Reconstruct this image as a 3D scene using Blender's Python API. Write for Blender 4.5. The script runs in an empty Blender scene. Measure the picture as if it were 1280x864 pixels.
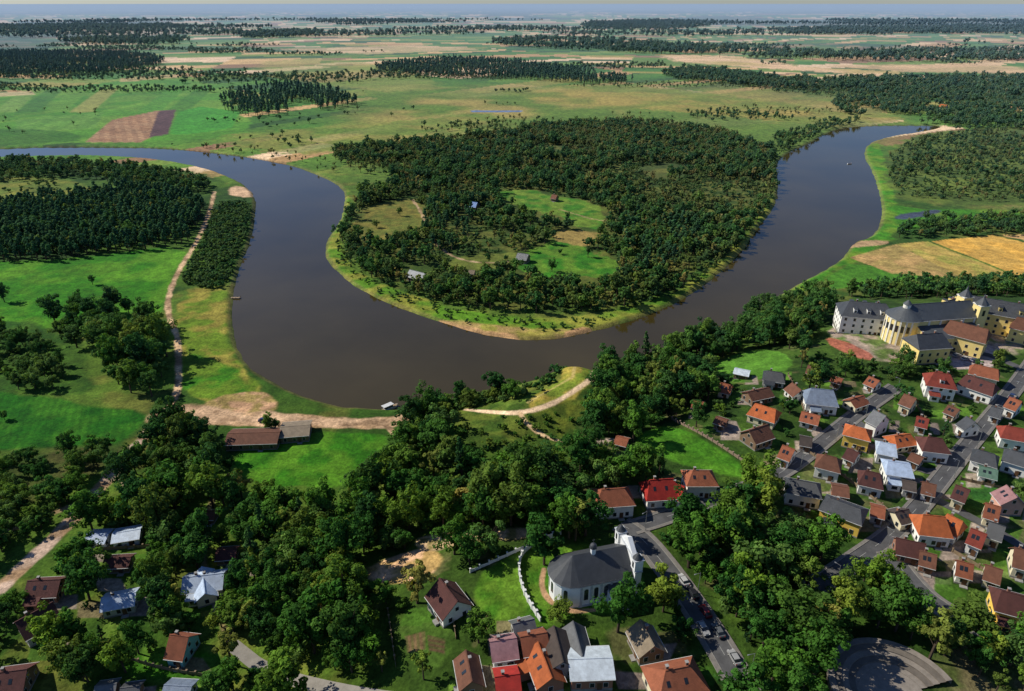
import bpy, math, random
import numpy as np
from mathutils import Vector, Matrix
random.seed(7); RNG=np.random.default_rng(7)
sc=bpy.context.scene
# ------------------------------------------------------------------ survey camera
FPX=865.0; CAMH=150.0; PITCH=math.atan(429/865.0)
cp,sp=math.cos(PITCH),math.sin(PITCH)
def flat(px,py,z=0.0):
    px=np.asarray(px,float);py=np.asarray(py,float)
    u=(px-640)/FPX; v=-(py-432)/FPX
    dx=u; dy=cp+v*sp; dz=-sp+v*cp
    dz=np.minimum(dz,-0.003)
    t=(z-CAMH)/dz
    return dx*t,dy*t
def lin(c):
    return tuple(((x/255)/12.92 if x/255<=0.04045 else ((x/255+0.055)/1.055)**2.4) for x in c)
def hsh(i,j,seed):
    i=np.asarray(i).astype(np.int64);j=np.asarray(j).astype(np.int64)
    n=(i*374761393+j*668265263+seed*144269504)&0x7fffffff
    n=((n^(n>>13))*1274126177)&0x7fffffff
    n=((n^(n>>11))*69069+12345)&0x7fffffff
    return ((n^(n>>16))&0xffff)/65535.0
def vn(x,y,s,seed=0):
    X=x/s;Y=y/s;xi=np.floor(X);yi=np.floor(Y);fx=X-xi;fy=Y-yi
    fx=fx*fx*(3-2*fx);fy=fy*fy*(3-2*fy)
    a=hsh(xi,yi,seed);b=hsh(xi+1,yi,seed);c=hsh(xi,yi+1,seed);d=hsh(xi+1,yi+1,seed)
    return (a*(1-fx)+b*fx)*(1-fy)+(c*(1-fx)+d*fx)*fy
def fbm(x,y,s,seed=0,o=3):
    r=0;a=0.5;t=0
    for k in range(o):
        r=r+a*vn(x,y,s/2**k,seed+k*17);t+=a;a*=0.5
    return r/t
def sstep(a,b,x):
    t=np.clip((x-a)/(b-a),0,1);return t*t*(3-2*t)
def segd(x,y,ax,ay,bx,by):
    ex,ey=bx-ax,by-ay;L=ex*ex+ey*ey+1e-9
    t=np.clip(((x-ax)*ex+(y-ay)*ey)/L,0,1)
    return np.hypot(x-ax-t*ex,y-ay-t*ey)
def sdf(x,y,PX,PY):
    d=np.full(x.shape,1e9);ins=np.zeros(x.shape,bool);n=len(PX)
    for i in range(n):
        ax,ay,bx,by=PX[i],PY[i],PX[(i+1)%n],PY[(i+1)%n]
        d=np.minimum(d,segd(x,y,ax,ay,bx,by))
        if ay!=by:
            c=((ay>y)!=(by>y))&(x<(bx-ax)*(y-ay)/(by-ay)+ax)
            ins^=c
    return np.where(ins,-d,d)
def smooth_line(pts,it=2,closed=True):
    P=[tuple(p) for p in pts]
    for _ in range(it):
        Q=[];n=len(P)
        if not closed: Q.append(P[0])
        for i in range(n if closed else n-1):
            a=P[i];b=P[(i+1)%n]
            Q.append((a[0]*.75+b[0]*.25,a[1]*.75+b[1]*.25));Q.append((a[0]*.25+b[0]*.75,a[1]*.25+b[1]*.75))
        if not closed: Q.append(P[-1])
        P=Q
    return P
RIV=[(-300,196),(-100,189),(0,186),(60,184),(120,184),(200,185),(260,190),(320,198),(370,208),(405,222),(430,235),(433,255),(425,280),(408,305),(407,320),(420,337),(440,355),(470,372),(510,388),(550,402),(590,414),(620,421),(660,425),(700,423),(740,414),(780,403),(820,390),(860,370),(900,340),(930,310),(945,285),(960,270),(970,250),(972,225),(968,205),(985,190),(1010,180),(1035,165),(1060,159),(1100,157),(1150,157),(1175,157),(1178,160),(1150,166),(1112,171),(1085,180),(1080,195),(1092,215),(1100,240),(1105,265),(1100,285),(1090,298),(1070,303),(1060,318),(1040,335),(1010,350),(990,362),(960,380),(930,402),(890,425),(850,440),(800,450),(760,457),(720,470),(690,482),(640,488),(590,498),(550,505),(510,513),(480,514),(440,512),(400,505),(370,495),(330,475),(305,455),(292,430),(287,400),(290,360),(300,330),(313,300),(318,270),(318,245),(300,228),(270,215),(230,205),(180,198),(120,195),(60,195),(0,197),(-100,202),(-300,212)]
RIV=smooth_line(RIV,1)
RX,RY=flat([p[0] for p in RIV],[p[1] for p in RIV],-0.6)
PLAT=[(380,1100),(430,800),(500,650),(560,590),(650,545),(780,520),(880,465),(960,420),(1040,385),(1150,372),(1500,362),(2200,420),(2200,1300)]
PLX,PLY=flat([p[0] for p in PLAT],[p[1] for p in PLAT],0)
M1=flat(700,520);M2=flat(605,550);M3=flat(735,505)
def H(x,y):
    x=np.asarray(x,float);y=np.asarray(y,float)
    d=-sdf(x,y,PLX,PLY)
    z=0.6+0.5*vn(x,y,25,3)+12*sstep(-18,45,d)
    for (m,r,h) in ((M1,19,11.0),(M2,19,7.0),(M3,14,7.0)):
        q=((x-m[0])**2+(y-m[1])**2)/(r*r)
        z=z+h*np.exp(-q**1.5*0.6)
    return z
def P(px,py,zo=0.0):
    px=np.atleast_1d(np.asarray(px,float));py=np.atleast_1d(np.asarray(py,float))
    z=np.full(px.shape,1.0)
    for _ in range(24):
        x,y=flat(px,py,z+zo); z=z*0.5+0.5*H(x,y)
    x,y=flat(px,py,z+zo)
    return x,y,z
def P1(px,py,zo=0.0):
    x,y,z=P(px,py,zo);return float(x[0]),float(y[0]),float(z[0])
def poly(pts):
    x,y,z=P([p[0] for p in pts],[p[1] for p in pts]);return x,y
# ------------------------------------------------------------------ materials
def new_mat(name):
    m=bpy.data.materials.new(name);m.use_nodes=True
    nt=m.node_tree;nt.nodes.clear();o=nt.nodes.new('ShaderNodeOutputMaterial');return m,nt,o
def N(nt,t,**k):
    n=nt.nodes.new(t)
    for a,b in k.items(): setattr(n,a,b)
    return n
def haze_tint(nt,col,tree=False):  # aerial haze painted into the surface colour, bluer with distance from the origin
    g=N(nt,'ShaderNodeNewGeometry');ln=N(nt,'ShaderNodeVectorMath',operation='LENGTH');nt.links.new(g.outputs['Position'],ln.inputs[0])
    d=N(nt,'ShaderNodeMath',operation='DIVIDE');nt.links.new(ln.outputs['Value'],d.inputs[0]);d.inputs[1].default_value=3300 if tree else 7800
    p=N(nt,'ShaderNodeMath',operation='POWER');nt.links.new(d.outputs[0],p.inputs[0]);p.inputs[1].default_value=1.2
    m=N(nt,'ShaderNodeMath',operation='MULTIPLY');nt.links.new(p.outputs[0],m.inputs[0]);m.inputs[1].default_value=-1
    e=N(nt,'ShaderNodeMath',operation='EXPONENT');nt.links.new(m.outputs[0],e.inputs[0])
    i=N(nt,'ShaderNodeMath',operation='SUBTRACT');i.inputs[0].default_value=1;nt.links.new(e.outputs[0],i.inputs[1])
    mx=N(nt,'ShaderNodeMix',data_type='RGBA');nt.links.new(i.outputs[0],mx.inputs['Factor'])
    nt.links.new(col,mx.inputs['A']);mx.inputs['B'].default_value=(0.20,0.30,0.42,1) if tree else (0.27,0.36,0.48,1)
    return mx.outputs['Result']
def ground_mat():
    m,nt,o=new_mat('ground_cover');L=nt.links.new
    a=N(nt,'ShaderNodeAttribute',attribute_name='Col');g=N(nt,'ShaderNodeNewGeometry')
    prev=a.outputs['Color']
    for s,lo,hi in ((0.9,0.6,1.4),(0.16,0.66,1.34),(0.02,0.80,1.2)):
        n=N(nt,'ShaderNodeTexNoise');n.inputs['Scale'].default_value=s;n.inputs['Detail'].default_value=4;n.inputs['Roughness'].default_value=0.65;L(g.outputs['Position'],n.inputs['Vector'])
        r=N(nt,'ShaderNodeMapRange');L(n.outputs['Fac'],r.inputs['Value']);r.inputs['From Min'].default_value=0.3;r.inputs['From Max'].default_value=0.7;r.inputs['To Min'].default_value=lo;r.inputs['To Max'].default_value=hi
        mm=N(nt,'ShaderNodeVectorMath',operation='SCALE');L(prev,mm.inputs[0]);L(r.outputs[0],mm.inputs['Scale']);prev=mm.outputs[0]
    b=N(nt,'ShaderNodeBsdfPrincipled');b.inputs['Roughness'].default_value=1;b.inputs['Specular IOR Level'].default_value=0.03
    n=N(nt,'ShaderNodeTexNoise');n.inputs['Scale'].default_value=1.6;n.inputs['Detail'].default_value=4;L(g.outputs['Position'],n.inputs['Vector'])
    bp=N(nt,'ShaderNodeBump');bp.inputs['Strength'].default_value=0.6;bp.inputs['Distance'].default_value=0.35;L(n.outputs['Fac'],bp.inputs['Height']);L(bp.outputs[0],b.inputs['Normal'])
    L(haze_tint(nt,prev),b.inputs['Base Color']);L(b.outputs[0],o.inputs[0]);return m
def leaf_mat(name,cols,trans=0.25,gain=1.0):
    m,nt,o=new_mat(name);L=nt.links.new
    oi=N(nt,'ShaderNodeObjectInfo');r=N(nt,'ShaderNodeValToRGB');L(oi.outputs['Random'],r.inputs[0])
    el=r.color_ramp.elements
    while len(el)<len(cols): el.new(0.5)
    for i,c in enumerate(cols): el[i].position=i/(len(cols)-1);el[i].color=(*[v*gain for v in c],1)
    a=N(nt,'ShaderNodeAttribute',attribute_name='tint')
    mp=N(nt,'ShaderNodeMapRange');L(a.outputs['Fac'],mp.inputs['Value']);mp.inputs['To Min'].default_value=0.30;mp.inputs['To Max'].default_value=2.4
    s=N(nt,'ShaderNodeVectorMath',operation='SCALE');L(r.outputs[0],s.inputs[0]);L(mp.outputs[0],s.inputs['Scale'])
    h=haze_tint(nt,s.outputs[0],True)
    d=N(nt,'ShaderNodeBsdfDiffuse');L(h,d.inputs[0]);t=N(nt,'ShaderNodeBsdfTranslucent')
    ym=N(nt,'ShaderNodeMix',data_type='RGBA',blend_type='MULTIPLY');ym.inputs['Factor'].default_value=1;L(h,ym.inputs['A']);ym.inputs['B'].default_value=(1.6,1.4,0.5,1);L(ym.outputs['Result'],t.inputs[0])
    mx=N(nt,'ShaderNodeMixShader');mx.inputs[0].default_value=trans;L(d.outputs[0],mx.inputs[1]);L(t.outputs[0],mx.inputs[2]);L(mx.outputs[0],o.inputs[0]);return m
_mc={}
def mat(name,col,rough=0.8,metal=0.0,var=0.25,vs=0.8,bump=0.0,ridge=0.0,spec=0.3):
    key=(name,tuple(round(c,3) for c in col))
    if key in _mc: return _mc[key]
    m,nt,o=new_mat(name);L=nt.links.new
    b=N(nt,'ShaderNodeBsdfPrincipled');b.inputs['Roughness'].default_value=rough;b.inputs['Metallic'].default_value=metal;b.inputs['Specular IOR Level'].default_value=spec
    tc=N(nt,'ShaderNodeTexCoord')
    n=N(nt,'ShaderNodeTexNoise');n.inputs['Scale'].default_value=vs;n.inputs['Detail'].default_value=6;n.inputs['Roughness'].default_value=0.7;L(tc.outputs['Object'],n.inputs['Vector'])
    r=N(nt,'ShaderNodeMapRange');L(n.outputs['Fac'],r.inputs['Value']);r.inputs['From Min'].default_value=0.3;r.inputs['From Max'].default_value=0.7;r.inputs['To Min'].default_value=1-var;r.inputs['To Max'].default_value=1+var
    c=N(nt,'ShaderNodeRGB');c.outputs[0].default_value=(*col,1)
    s=N(nt,'ShaderNodeVectorMath',operation='SCALE');L(c.outputs[0],s.inputs[0]);L(r.outputs[0],s.inputs['Scale']);out=s.outputs[0]
    if ridge>0:
        w=N(nt,'ShaderNodeTexWave');w.inputs['Scale'].default_value=ridge;w.inputs['Distortion'].default_value=0.0;w.bands_direction='X';L(tc.outputs['Object'],w.inputs['Vector'])
        r2=N(nt,'ShaderNodeMapRange');L(w.outputs['Fac'],r2.inputs['Value']);r2.inputs['To Min'].default_value=0.78;r2.inputs['To Max'].default_value=1.08
        s2=N(nt,'ShaderNodeVectorMath',operation='SCALE');L(out,s2.inputs[0]);L(r2.outputs[0],s2.inputs['Scale']);out=s2.outputs[0]
        bp=N(nt,'ShaderNodeBump');bp.inputs['Strength'].default_value=0.4;bp.inputs['Distance'].default_value=0.08;L(w.outputs['Fac'],bp.inputs['Height']);L(bp.outputs[0],b.inputs['Normal'])
    L(out,b.inputs['Base Color']);L(b.outputs[0],o.inputs[0]);_mc[key]=m;return m
GLASS=mat('window_glass',(0.02,0.025,0.03),0.12,0,0.1,spec=0.6)
FRAME=mat('window_frame',(0.6,0.6,0.57),0.6)
BRICK=mat('chimney_brick',(0.25,0.12,0.08),0.9)
DOOR=mat('door_wood',(0.12,0.06,0.03),0.6)
BARK=mat('bark',(0.07,0.05,0.035),0.95)
TYRE=mat('tyre_rubber',(0.02,0.02,0.02),0.9)
# ------------------------------------------------------------------ mesh builder
class MB:
    def __init__(s): s.v=[];s.f=[];s.m=[];s.mats=[]
    def mi(s,m):
        if m not in s.mats:s.mats.append(m)
        return s.mats.index(m)
    def face(s,pts,m):
        i=len(s.v);s.v+=[tuple(p) for p in pts];s.f.append(tuple(range(i,i+len(pts))));s.m.append(s.mi(m))
    def box(s,cx,cy,z0,lx,ly,h,m,ang=0,taper=1.0):
        c,sn=math.cos(ang),math.sin(ang);b=[];t=[]
        for a,q in ((-1,-1),(1,-1),(1,1),(-1,1)):
            x,y=a*lx/2,q*ly/2;b.append((cx+x*c-y*sn,cy+x*sn+y*c,z0));x*=taper;y*=taper;t.append((cx+x*c-y*sn,cy+x*sn+y*c,z0+h))
        s.face(b[::-1],m);s.face(t,m)
        for i in range(4):
            j=(i+1)%4;s.face((b[i],b[j],t[j],t[i]),m)
    def cyl(s,cx,cy,z0,r0,r1,h,m,n=20,a0=0,a1=2*math.pi,cap=True):
        k=n if abs(a1-a0-2*math.pi)<1e-6 else n+1
        A=[a0+(a1-a0)*i/n for i in range(k)]
        b=[(cx+r0*math.cos(a),cy+r0*math.sin(a),z0) for a in A];t=[(cx+r1*math.cos(a),cy+r1*math.sin(a),z0+h) for a in A]
        for i in range(k if k==n else k-1):
            j=(i+1)%k
            if r1>1e-3: s.face((b[i],b[j],t[j],t[i]),m)
            else: s.face((b[i],b[j],t[i]),m)
        if cap and r1>1e-3: s.face(t,m)
    def obj(s,name,parent=None,smooth=False):
        me=bpy.data.meshes.new(name);me.from_pydata(s.v,[],s.f)
        for m in s.mats: me.materials.append(m)
        me.polygons.foreach_set('material_index',s.m)
        if smooth: me.polygons.foreach_set('use_smooth',[True]*len(s.f))
        me.update();o=bpy.data.objects.new(name,me);sc.collection.objects.link(o)
        if parent:o.parent=parent
        return o
def empty(name,loc,rz):
    e=bpy.data.objects.new(name,None);e.location=loc;e.rotation_euler=(0,0,rz);e.empty_display_size=1;sc.collection.objects.link(e);return e
HL=[ # name r1 r2 W hw hr roof wall hip
('summer_cottage',(108,668),(136,667),6,2.6,.9,'blue','white',0),('summer_cottage',(140,667),(176,661),6,2.6,.9,'silver','white',0),
('metal_roof_house',(228,722),(280,716),7,3.2,2.0,'silver','cream',0),('metal_roof_house',(252,708),(256,742),5,3.0,1.8,'blue','cream',0),
('metal_roof_house',(126,748),(170,740),6,3,1.4,'silver','grey',0),
('village_house',(34,726),(76,724),7,3,2.4,'maroon','brick',0),('village_house',(18,778),(66,752),8,3.4,3.2,'maroon','grey',0),('village_house',(-12,842),(34,836),8,3,2.8,'maroon','wood',0),
('turquoise_gable_house',(212,793),(236,796),7.5,3.4,3.4,'rust','turq',0),
('garden_shed',(118,858),(146,854),4,2.2,1,'grey','wood',0),('garden_shed',(150,860),(176,857),4,2.2,1,'dark','wood',0),('garden_shed',(205,856),(240,858),5,2.4,1.2,'bluegrey','grey',0),
('maroon_roof_house',(549,722),(572,752),8.0,3.4,3.6,'maroon','white',0),
('row_house',(582,812),(590,852),5,3.2,2.2,'brown','wood',0),('row_house',(612,802),(646,797),6.5,3.6,2.2,'pink','white',0),('row_house',(640,780),(668,773),5,3,1.8,'grey','grey',0),
('row_house',(650,796),(684,790),6.5,3.4,2.2,'rust','brick',0),('row_house',(672,802),(690,848),6,3.2,2.2,'orange','brick',0),('row_house',(618,846),(650,842),8,3.8,2.4,'red','white',0),
('barn',(692,782),(704,828),7,3.4,2.4,'darkbrown','grey',0),('barn',(716,776),(728,820),5,3,2,'grey','grey',0),('workshop',(710,824),(766,822),8,3.8,1.3,'white','brick',0),
('cottage',(800,774),(818,808),6,3.2,2.6,'tan','wood',0),('hipped_house',(832,838),(862,832),9,4.0,3.4,'rust','cream',.7),
('two_storey_house',(752,612),(780,610),8,5.0,2.8,'rust','white',.6),('red_roof_house',(812,600),(842,598),8.4,3.8,3.8,'red','white',.4),('red_roof_house',(836,602),(856,608),6,3.4,3.0,'red','white',0),
('two_storey_house',(866,588),(886,588),7.4,5.2,2.6,'rust','white',.6),
('two_storey_house',(992,599),(1020,604),9,5.6,2.6,'dark','white',.5),('two_storey_house',(1038,622),(1076,636),10,6,2.4,'dark','yellow',.4),
('two_storey_house',(1030,568),(1046,572),9,5.2,3,'brown','white',.5),('two_storey_house',(1082,588),(1100,592),9,4.6,3.2,'maroon','white',.4),
('metal_roof_house',(1110,576),(1138,580),10,5.2,2.4,'blue','white',.2),('metal_roof_house',(1100,552),(1120,556),9,5.0,2.4,'silver','white',.2),
('two_storey_house',(1066,532),(1082,536),9,6,2.2,'orange','yellow',.6),('gabled_house',(1092,512),(1108,520),9,6,3.4,'grey','white',0),
('two_storey_house',(1160,546),(1178,548),10,5.4,3.2,'maroon','white',.5),('bungalow',(1118,545),(1138,542),8,3.4,2.4,'orange','cream',.3),
('large_house',(1014,485),(1042,488),11,5,4.4,'bluegrey','white',.4),('gabled_house',(944,504),(970,512),10,4,3.2,'orange','cream',.3),('gabled_house',(936,538),(960,530),9,4,3.4,'brown','wood',0),
('bungalow',(960,463),(978,466),9,3.6,2.6,'dark','grey',.4),('bungalow',(934,490),(962,484),8,3.4,2.2,'brown','wood',0),('bungalow',(1002,514),(1026,520),8,3.2,2.2,'rust','grey',0),
('mansion',(1168,465),(1188,468),12,6.4,4,'red2','white',.5),('long_building',(1208,468),(1244,480),10,5,3.4,'maroon','white',.3),('long_building',(1218,455),(1248,462),9,5,3,'rust','cream',.3),
('bungalow',(1185,506),(1200,512),7,3.2,2,'brown','cream',0),('two_storey_house',(1258,532),(1280,536),9,5.2,3,'red2','white',.4),('two_storey_house',(1224,562),(1244,568),9,5.2,2.6,'dark','white',.4),
('two_storey_house',(1264,562),(1284,568),9,5.2,2.8,'dark','white',.4),('bungalow',(1224,582),(1248,588),8,3.4,1.6,'green','white',0),
('large_house',(1154,643),(1182,646),10,5.0,4,'orange','white',.35),('large_house',(1184,642),(1204,652),8,4.4,3.4,'orange','white',.2),('bungalow',(1120,672),(1158,680),8,3.6,2.8,'maroon','brick',0),('bungalow',(1150,688),(1172,694),7,3.2,2.4,'brown','brick',0),
('two_storey_house',(1252,738),(1290,748),10,5.4,3.2,'maroon','yellow',.3),('gabled_house',(1258,606),(1272,622),8,5,3.2,'pink','pink',0),('gabled_house',(1268,684),(1290,690),9,4.4,3.6,'brown','cream',0),
('gabled_house',(1232,628),(1252,634),8,4,3,'rust','cream',0),('garage',(1040,606),(1062,610),6,3,1.2,'brown','brick',0),('garage',(1128,600),(1146,604),6,3,1,'darkbrown','grey',0),
('bungalow',(1062,500),(1080,494),7,3.2,2,'rust','cream',0),('bungalow',(1118,640),(1136,636),6,3,1.8,'darkbrown','cream',0),
('garden_shed',(250,640),(270,640),4,2.2,1,'brown','wood',0),('garden_shed',(270,688),(296,686),5,2.4,1.2,'maroon','wood',0),('garden_shed',(130,698),(164,696),5,2.4,1.2,'maroon','wood',0),
('garden_shed',(866,500),(880,503),6,2.6,1.4,'rust','wood',0),('garden_shed',(1000,545),(1016,548),6,2.6,1.4,'darkbrown','wood',0),('garden_shed',(770,545),(786,549),5,2.4,1.2,'rust','wood',0),
('garden_shed',(918,460),(938,464),5,2.6,1.0,'white','wood',0),('garden_shed',(1040,470),(1054,474),5,2.6,1.0,'rust','wood',0),('garden_shed',(895,520),(910,525),5,2.6,1.2,'brown','wood',0),
('boat_shed',(284,542),(350,540),10,3.0,1.4,'brown','wood',0),('boat_shed',(350,534),(388,531),10,3.0,1.2,'tan','wood',0),
('forest_cottage',(512,337),(532,342),7,2.8,2.8,'ltgrey','wood',0),('forest_cottage',(647,316),(661,318),7,2.8,2.6,'grey','wood',0),('forest_cottage',(589,252),(597,253),6,4,3,'blue2','wood',0),
('forest_cottage',(580,337),(594,338),5,2.4,1.2,'tan','wood',0),('farmhouse',(1176,130),(1184,131),9,5,4,'orange','white',0),('farmhouse',(690,243),(697,244),6,2.6,2.4,'brown','wood',0),
# infill of the housing quarter
('bungalow',(900,478),(916,482),7,3.2,2.6,'rust','cream',0),('bungalow',(990,478),(1002,488),7,3.4,2.6,'brown','white',0),('gabled_house',(978,556),(994,562),8,4,3,'rust','white',0),
('gabled_house',(1130,492),(1146,498),8,4.4,3,'brown','cream',0),('bungalow',(1146,520),(1162,524),7,3.4,2.4,'red2','white',0),('gabled_house',(1208,520),(1220,528),8,4.4,3,'dark','white',0),
('gabled_house',(1196,606),(1212,612),8,4.4,3,'maroon','cream',0),('bungalow',(1154,602),(1170,606),7,3.4,2.4,'brown','white',0),('gabled_house',(1214,660),(1234,668),8,4.4,3,'red2','white',0),
('gabled_house',(1238,652),(1256,658),8,4,3,'dark','cream',0),('bungalow',(1196,700),(1218,706),7,3.4,2.6,'rust','white',0),('bungalow',(1234,706),(1252,712),7,3.4,2.6,'brown','cream',0),
('gabled_house',(1262,496),(1278,502),8,4.4,3,'rust','white',0),('bungalow',(1240,508),(1254,512),7,3.4,2.4,'dark','white',0),('garage',(1090,632),(1106,636),6,2.8,1.2,'rust','grey',0),
('bungalow',(1060,560),(1074,566),7,3.2,2.4,'maroon','white',0),('garage',(1140,566),(1154,572),5,2.8,1.2,'brown','grey',0),('bungalow',(1010,456),(1026,460),7,3.2,2.4,'brown','cream',0),('bungalow',(1086,470),(1100,476),7,3.2,2.4,'rust','white',0),
]
# ------------------------------------------------------------------ ground colouring
deps=np.radians(np.linspace(60,0.9,1010));rs=CAMH/np.tan(deps)
rs=np.concatenate([[0.5,20,40,60,75],rs,np.geomspace(rs[-1]*1.03,90000,44)])
angs=np.concatenate([np.linspace(-50,50,1150),np.linspace(52,308,80)]);angs=np.radians(angs)
A,R=np.meshgrid(angs,rs);gx=(R*np.sin(A)).ravel();gy=(R*np.cos(A)).ravel()
na,nr=len(angs),len(rs)
land=H(gx,gy)
rsd=np.full(gx.shape,999.0)
bb=(gy>150)&(gy<1100)&(gx>-1300)&(gx<800)
rsd[bb]=sdf(gx[bb],gy[bb],RX,RY)
s=sstep(-6,3,rsd+1.2*(vn(gx,gy,7,5)-.5))
gz=land*s+(-3.0)*(1-s)
rd=np.hypot(gx,gy)
n1=fbm(gx,gy,60,1,4);n2=fbm(gx,gy,14,2,3)
def mixc(C,w,c):
    w=w[:,None];return C*(1-w)+w*np.array(lin(c))
C=np.tile(np.array(lin((54,90,26))),(len(gx),1))
C=mixc(C,sstep(0.4,0.65,n1),(82,116,36))
C=mixc(C,sstep(0.55,0.75,n2)*0.45,(124,124,56))
town=sstep(-10,20,-sdf(gx,gy,PLX,PLY))
C=mixc(C,town*0.8,(38,64,20))
C=mixc(C,town*sstep(0.5,0.65,n2)*0.7,(66,100,30))
C=mixc(C,town*sstep(0.66,0.74,fbm(gx,gy,9,133,3))*0.4,(118,114,76))
def fields(x,y):
    S=650.0;ci=np.floor(x/S);cj=np.floor(y/S);best=np.full(x.shape,1e18);bi=np.zeros_like(x);bj=np.zeros_like(x)
    for di in (-1,0,1):
        for dj in (-1,0,1):
            i=ci+di;j=cj+dj
            qx=(i+hsh(i,j,1))*S;qy=(j+hsh(i,j,2))*S;d=(x-qx)**2+(y-qy)**2
            m=d<best;best=np.where(m,d,best);bi=np.where(m,i,bi);bj=np.where(m,j,bj)
    an=(hsh(bi,bj,3)-.5)*1.6+0.2;w=30+90*hsh(bi,bj,4)**1.5;l=180+300*hsh(bi,bj,5)
    u=x*np.cos(an)+y*np.sin(an);v=-x*np.sin(an)+y*np.cos(an)
    iu=np.floor(u/l+hsh(bi,bj,6));iv=np.floor(v/w)
    h1=hsh(iu*31+bi*7,iv*17+bj*13,8)
    pal=np.array([lin(c) for c in [(70,122,38),(96,142,46),(126,154,60),(156,158,74),(84,138,42),(60,102,36),(226,202,148),(104,138,46),(82,128,42),(150,122,84),(74,130,38),(116,150,56),(210,184,120),(54,94,34),(190,160,104),(232,212,164)]])
    return pal[np.clip((h1*len(pal)).astype(int),0,len(pal)-1)]
fm=rd>650
ff=fields(gx[fm],gy[fm]);w=(sstep(650,800,rd[fm])*0.95)
px_az=np.degrees(np.arctan2(gx[fm],gy[fm]))
nat=sstep(-16,-8,px_az)*(1-sstep(24,30,px_az))*(1-sstep(1200,1700,rd[fm]))
w=w*(1-0.8*nat)
C[fm]=C[fm]*(1-w[:,None])+ff*w[:,None]
nm=np.array(lin((98,134,46)));nm2=np.array(lin((168,158,84)));nw=(nat*0.75)[:,None]
k=sstep(.38,.66,fbm(gx[fm],gy[fm],110,21,4))[:,None]
C[fm]=C[fm]*(1-nw)+(nm*(1-k)+nm2*k)*nw
fz=fbm(gx*0.5,gy*0.30,600,31,4)
FORN=(sstep(0.52,0.56,fz)*sstep(2600,3400,rd))
C=mixc(C,FORN*.85,(50,84,54))
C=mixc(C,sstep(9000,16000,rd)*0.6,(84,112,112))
def paint(pts,col,fe=1.5,am=2.0,al=1.0,var=None,stripes=None,sm=1):
    global C
    X,Y=poly(smooth_line(pts,sm) if sm else pts)
    mg=fe+am
    b=(gx>X.min()-mg)&(gx<X.max()+mg)&(gy>Y.min()-mg)&(gy<Y.max()+mg)
    if not b.any(): return
    x=gx[b];y=gy[b];d=sdf(x,y,X,Y)+am*2*(fbm(x,y,9,41,3)-.5)
    w=1-sstep(-fe/2,fe/2,d)
    w=w*al
    cc=np.tile(np.array(lin(col)),(len(x),1))
    if var is not None:
        k=sstep(.35,.65,fbm(x,y,var[1],51,3))[:,None];cc=cc*(1-k)+k*np.array(lin(var[0]))
    if stripes is not None:
        c2,per,ang=stripes;u=x*math.cos(ang)+y*math.sin(ang)+2*vn(x,y,30,91);k=(sstep(-.3,.3,np.sin(u*2*math.pi/per))*0.4)[:,None];cc=cc*(1-k)+k*np.array(lin(c2))
    C[b]=C[b]*(1-w[:,None])+cc*w[:,None]
def track(pts,wd,col,fe=1.0,am=0.8,al=1.0,var=((150,130,95),6)):
    global C
    X,Y=poly(smooth_line(pts,2,False));mg=wd+fe+am
    b=(gx>X.min()-mg)&(gx<X.max()+mg)&(gy>Y.min()-mg)&(gy<Y.max()+mg)
    x=gx[b];y=gy[b];d=np.full(x.shape,1e9)
    for i in range(len(X)-1): d=np.minimum(d,segd(x,y,X[i],Y[i],X[i+1],Y[i+1]))
    d=d-wd/2+am*2*(fbm(x,y,5,61,3)-.5);w=(1-sstep(-fe/2,fe/2,d))*al
    cc=np.tile(np.array(lin(col)),(len(x),1))
    if var: k=sstep(.4,.7,fbm(x,y,var[1],71,3))[:,None];cc=cc*(1-k)+k*np.array(lin(var[0]))
    C[b]=C[b]*(1-w[:,None])+cc*w[:,None]
# --- left bank & fields
paint([(-200,300),(-200,215),(0,200),(120,200),(230,212),(300,232),(316,260),(312,300),(290,350),(240,350),(200,400),(100,420),(-200,430)],(70,106,28),6,8,1,((48,80,24),30))
paint([(-100,226),(40,220),(120,232),(150,245),(60,255),(-100,262)],(126,138,52),8,8,1,((100,126,44),14))
paint([(-100,322),(40,328),(130,318),(240,306),(215,345),(205,400),(150,412),(90,410),(-100,420)],(54,122,18),3,3,1,((82,138,30),18))
paint([(-100,395),(20,400),(70,412),(110,440),(120,500),(60,492),(-100,492)],(40,80,20),4,4,.9,((60,98,26),10))
paint([(-100,490),(60,492),(120,510),(190,512),(165,545),(140,556),(0,562),(-100,566)],(34,98,16),3,2,1,((56,116,24),10),((30,86,14),3.0,0.4))
paint([(0,566),(150,558),(158,570),(100,600),(0,640)],(56,80,28),4,4,.8,((80,80,42),8))
paint([(225,365),(255,358),(285,360),(285,420),(295,450),(330,480),(320,495),(235,500),(222,430)],(96,130,34),3,4,1,((140,140,58),8))
paint([(225,440),(290,455),(320,492),(250,500),(225,480)],(58,120,22),3,3,1,((94,130,34),8))
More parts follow.
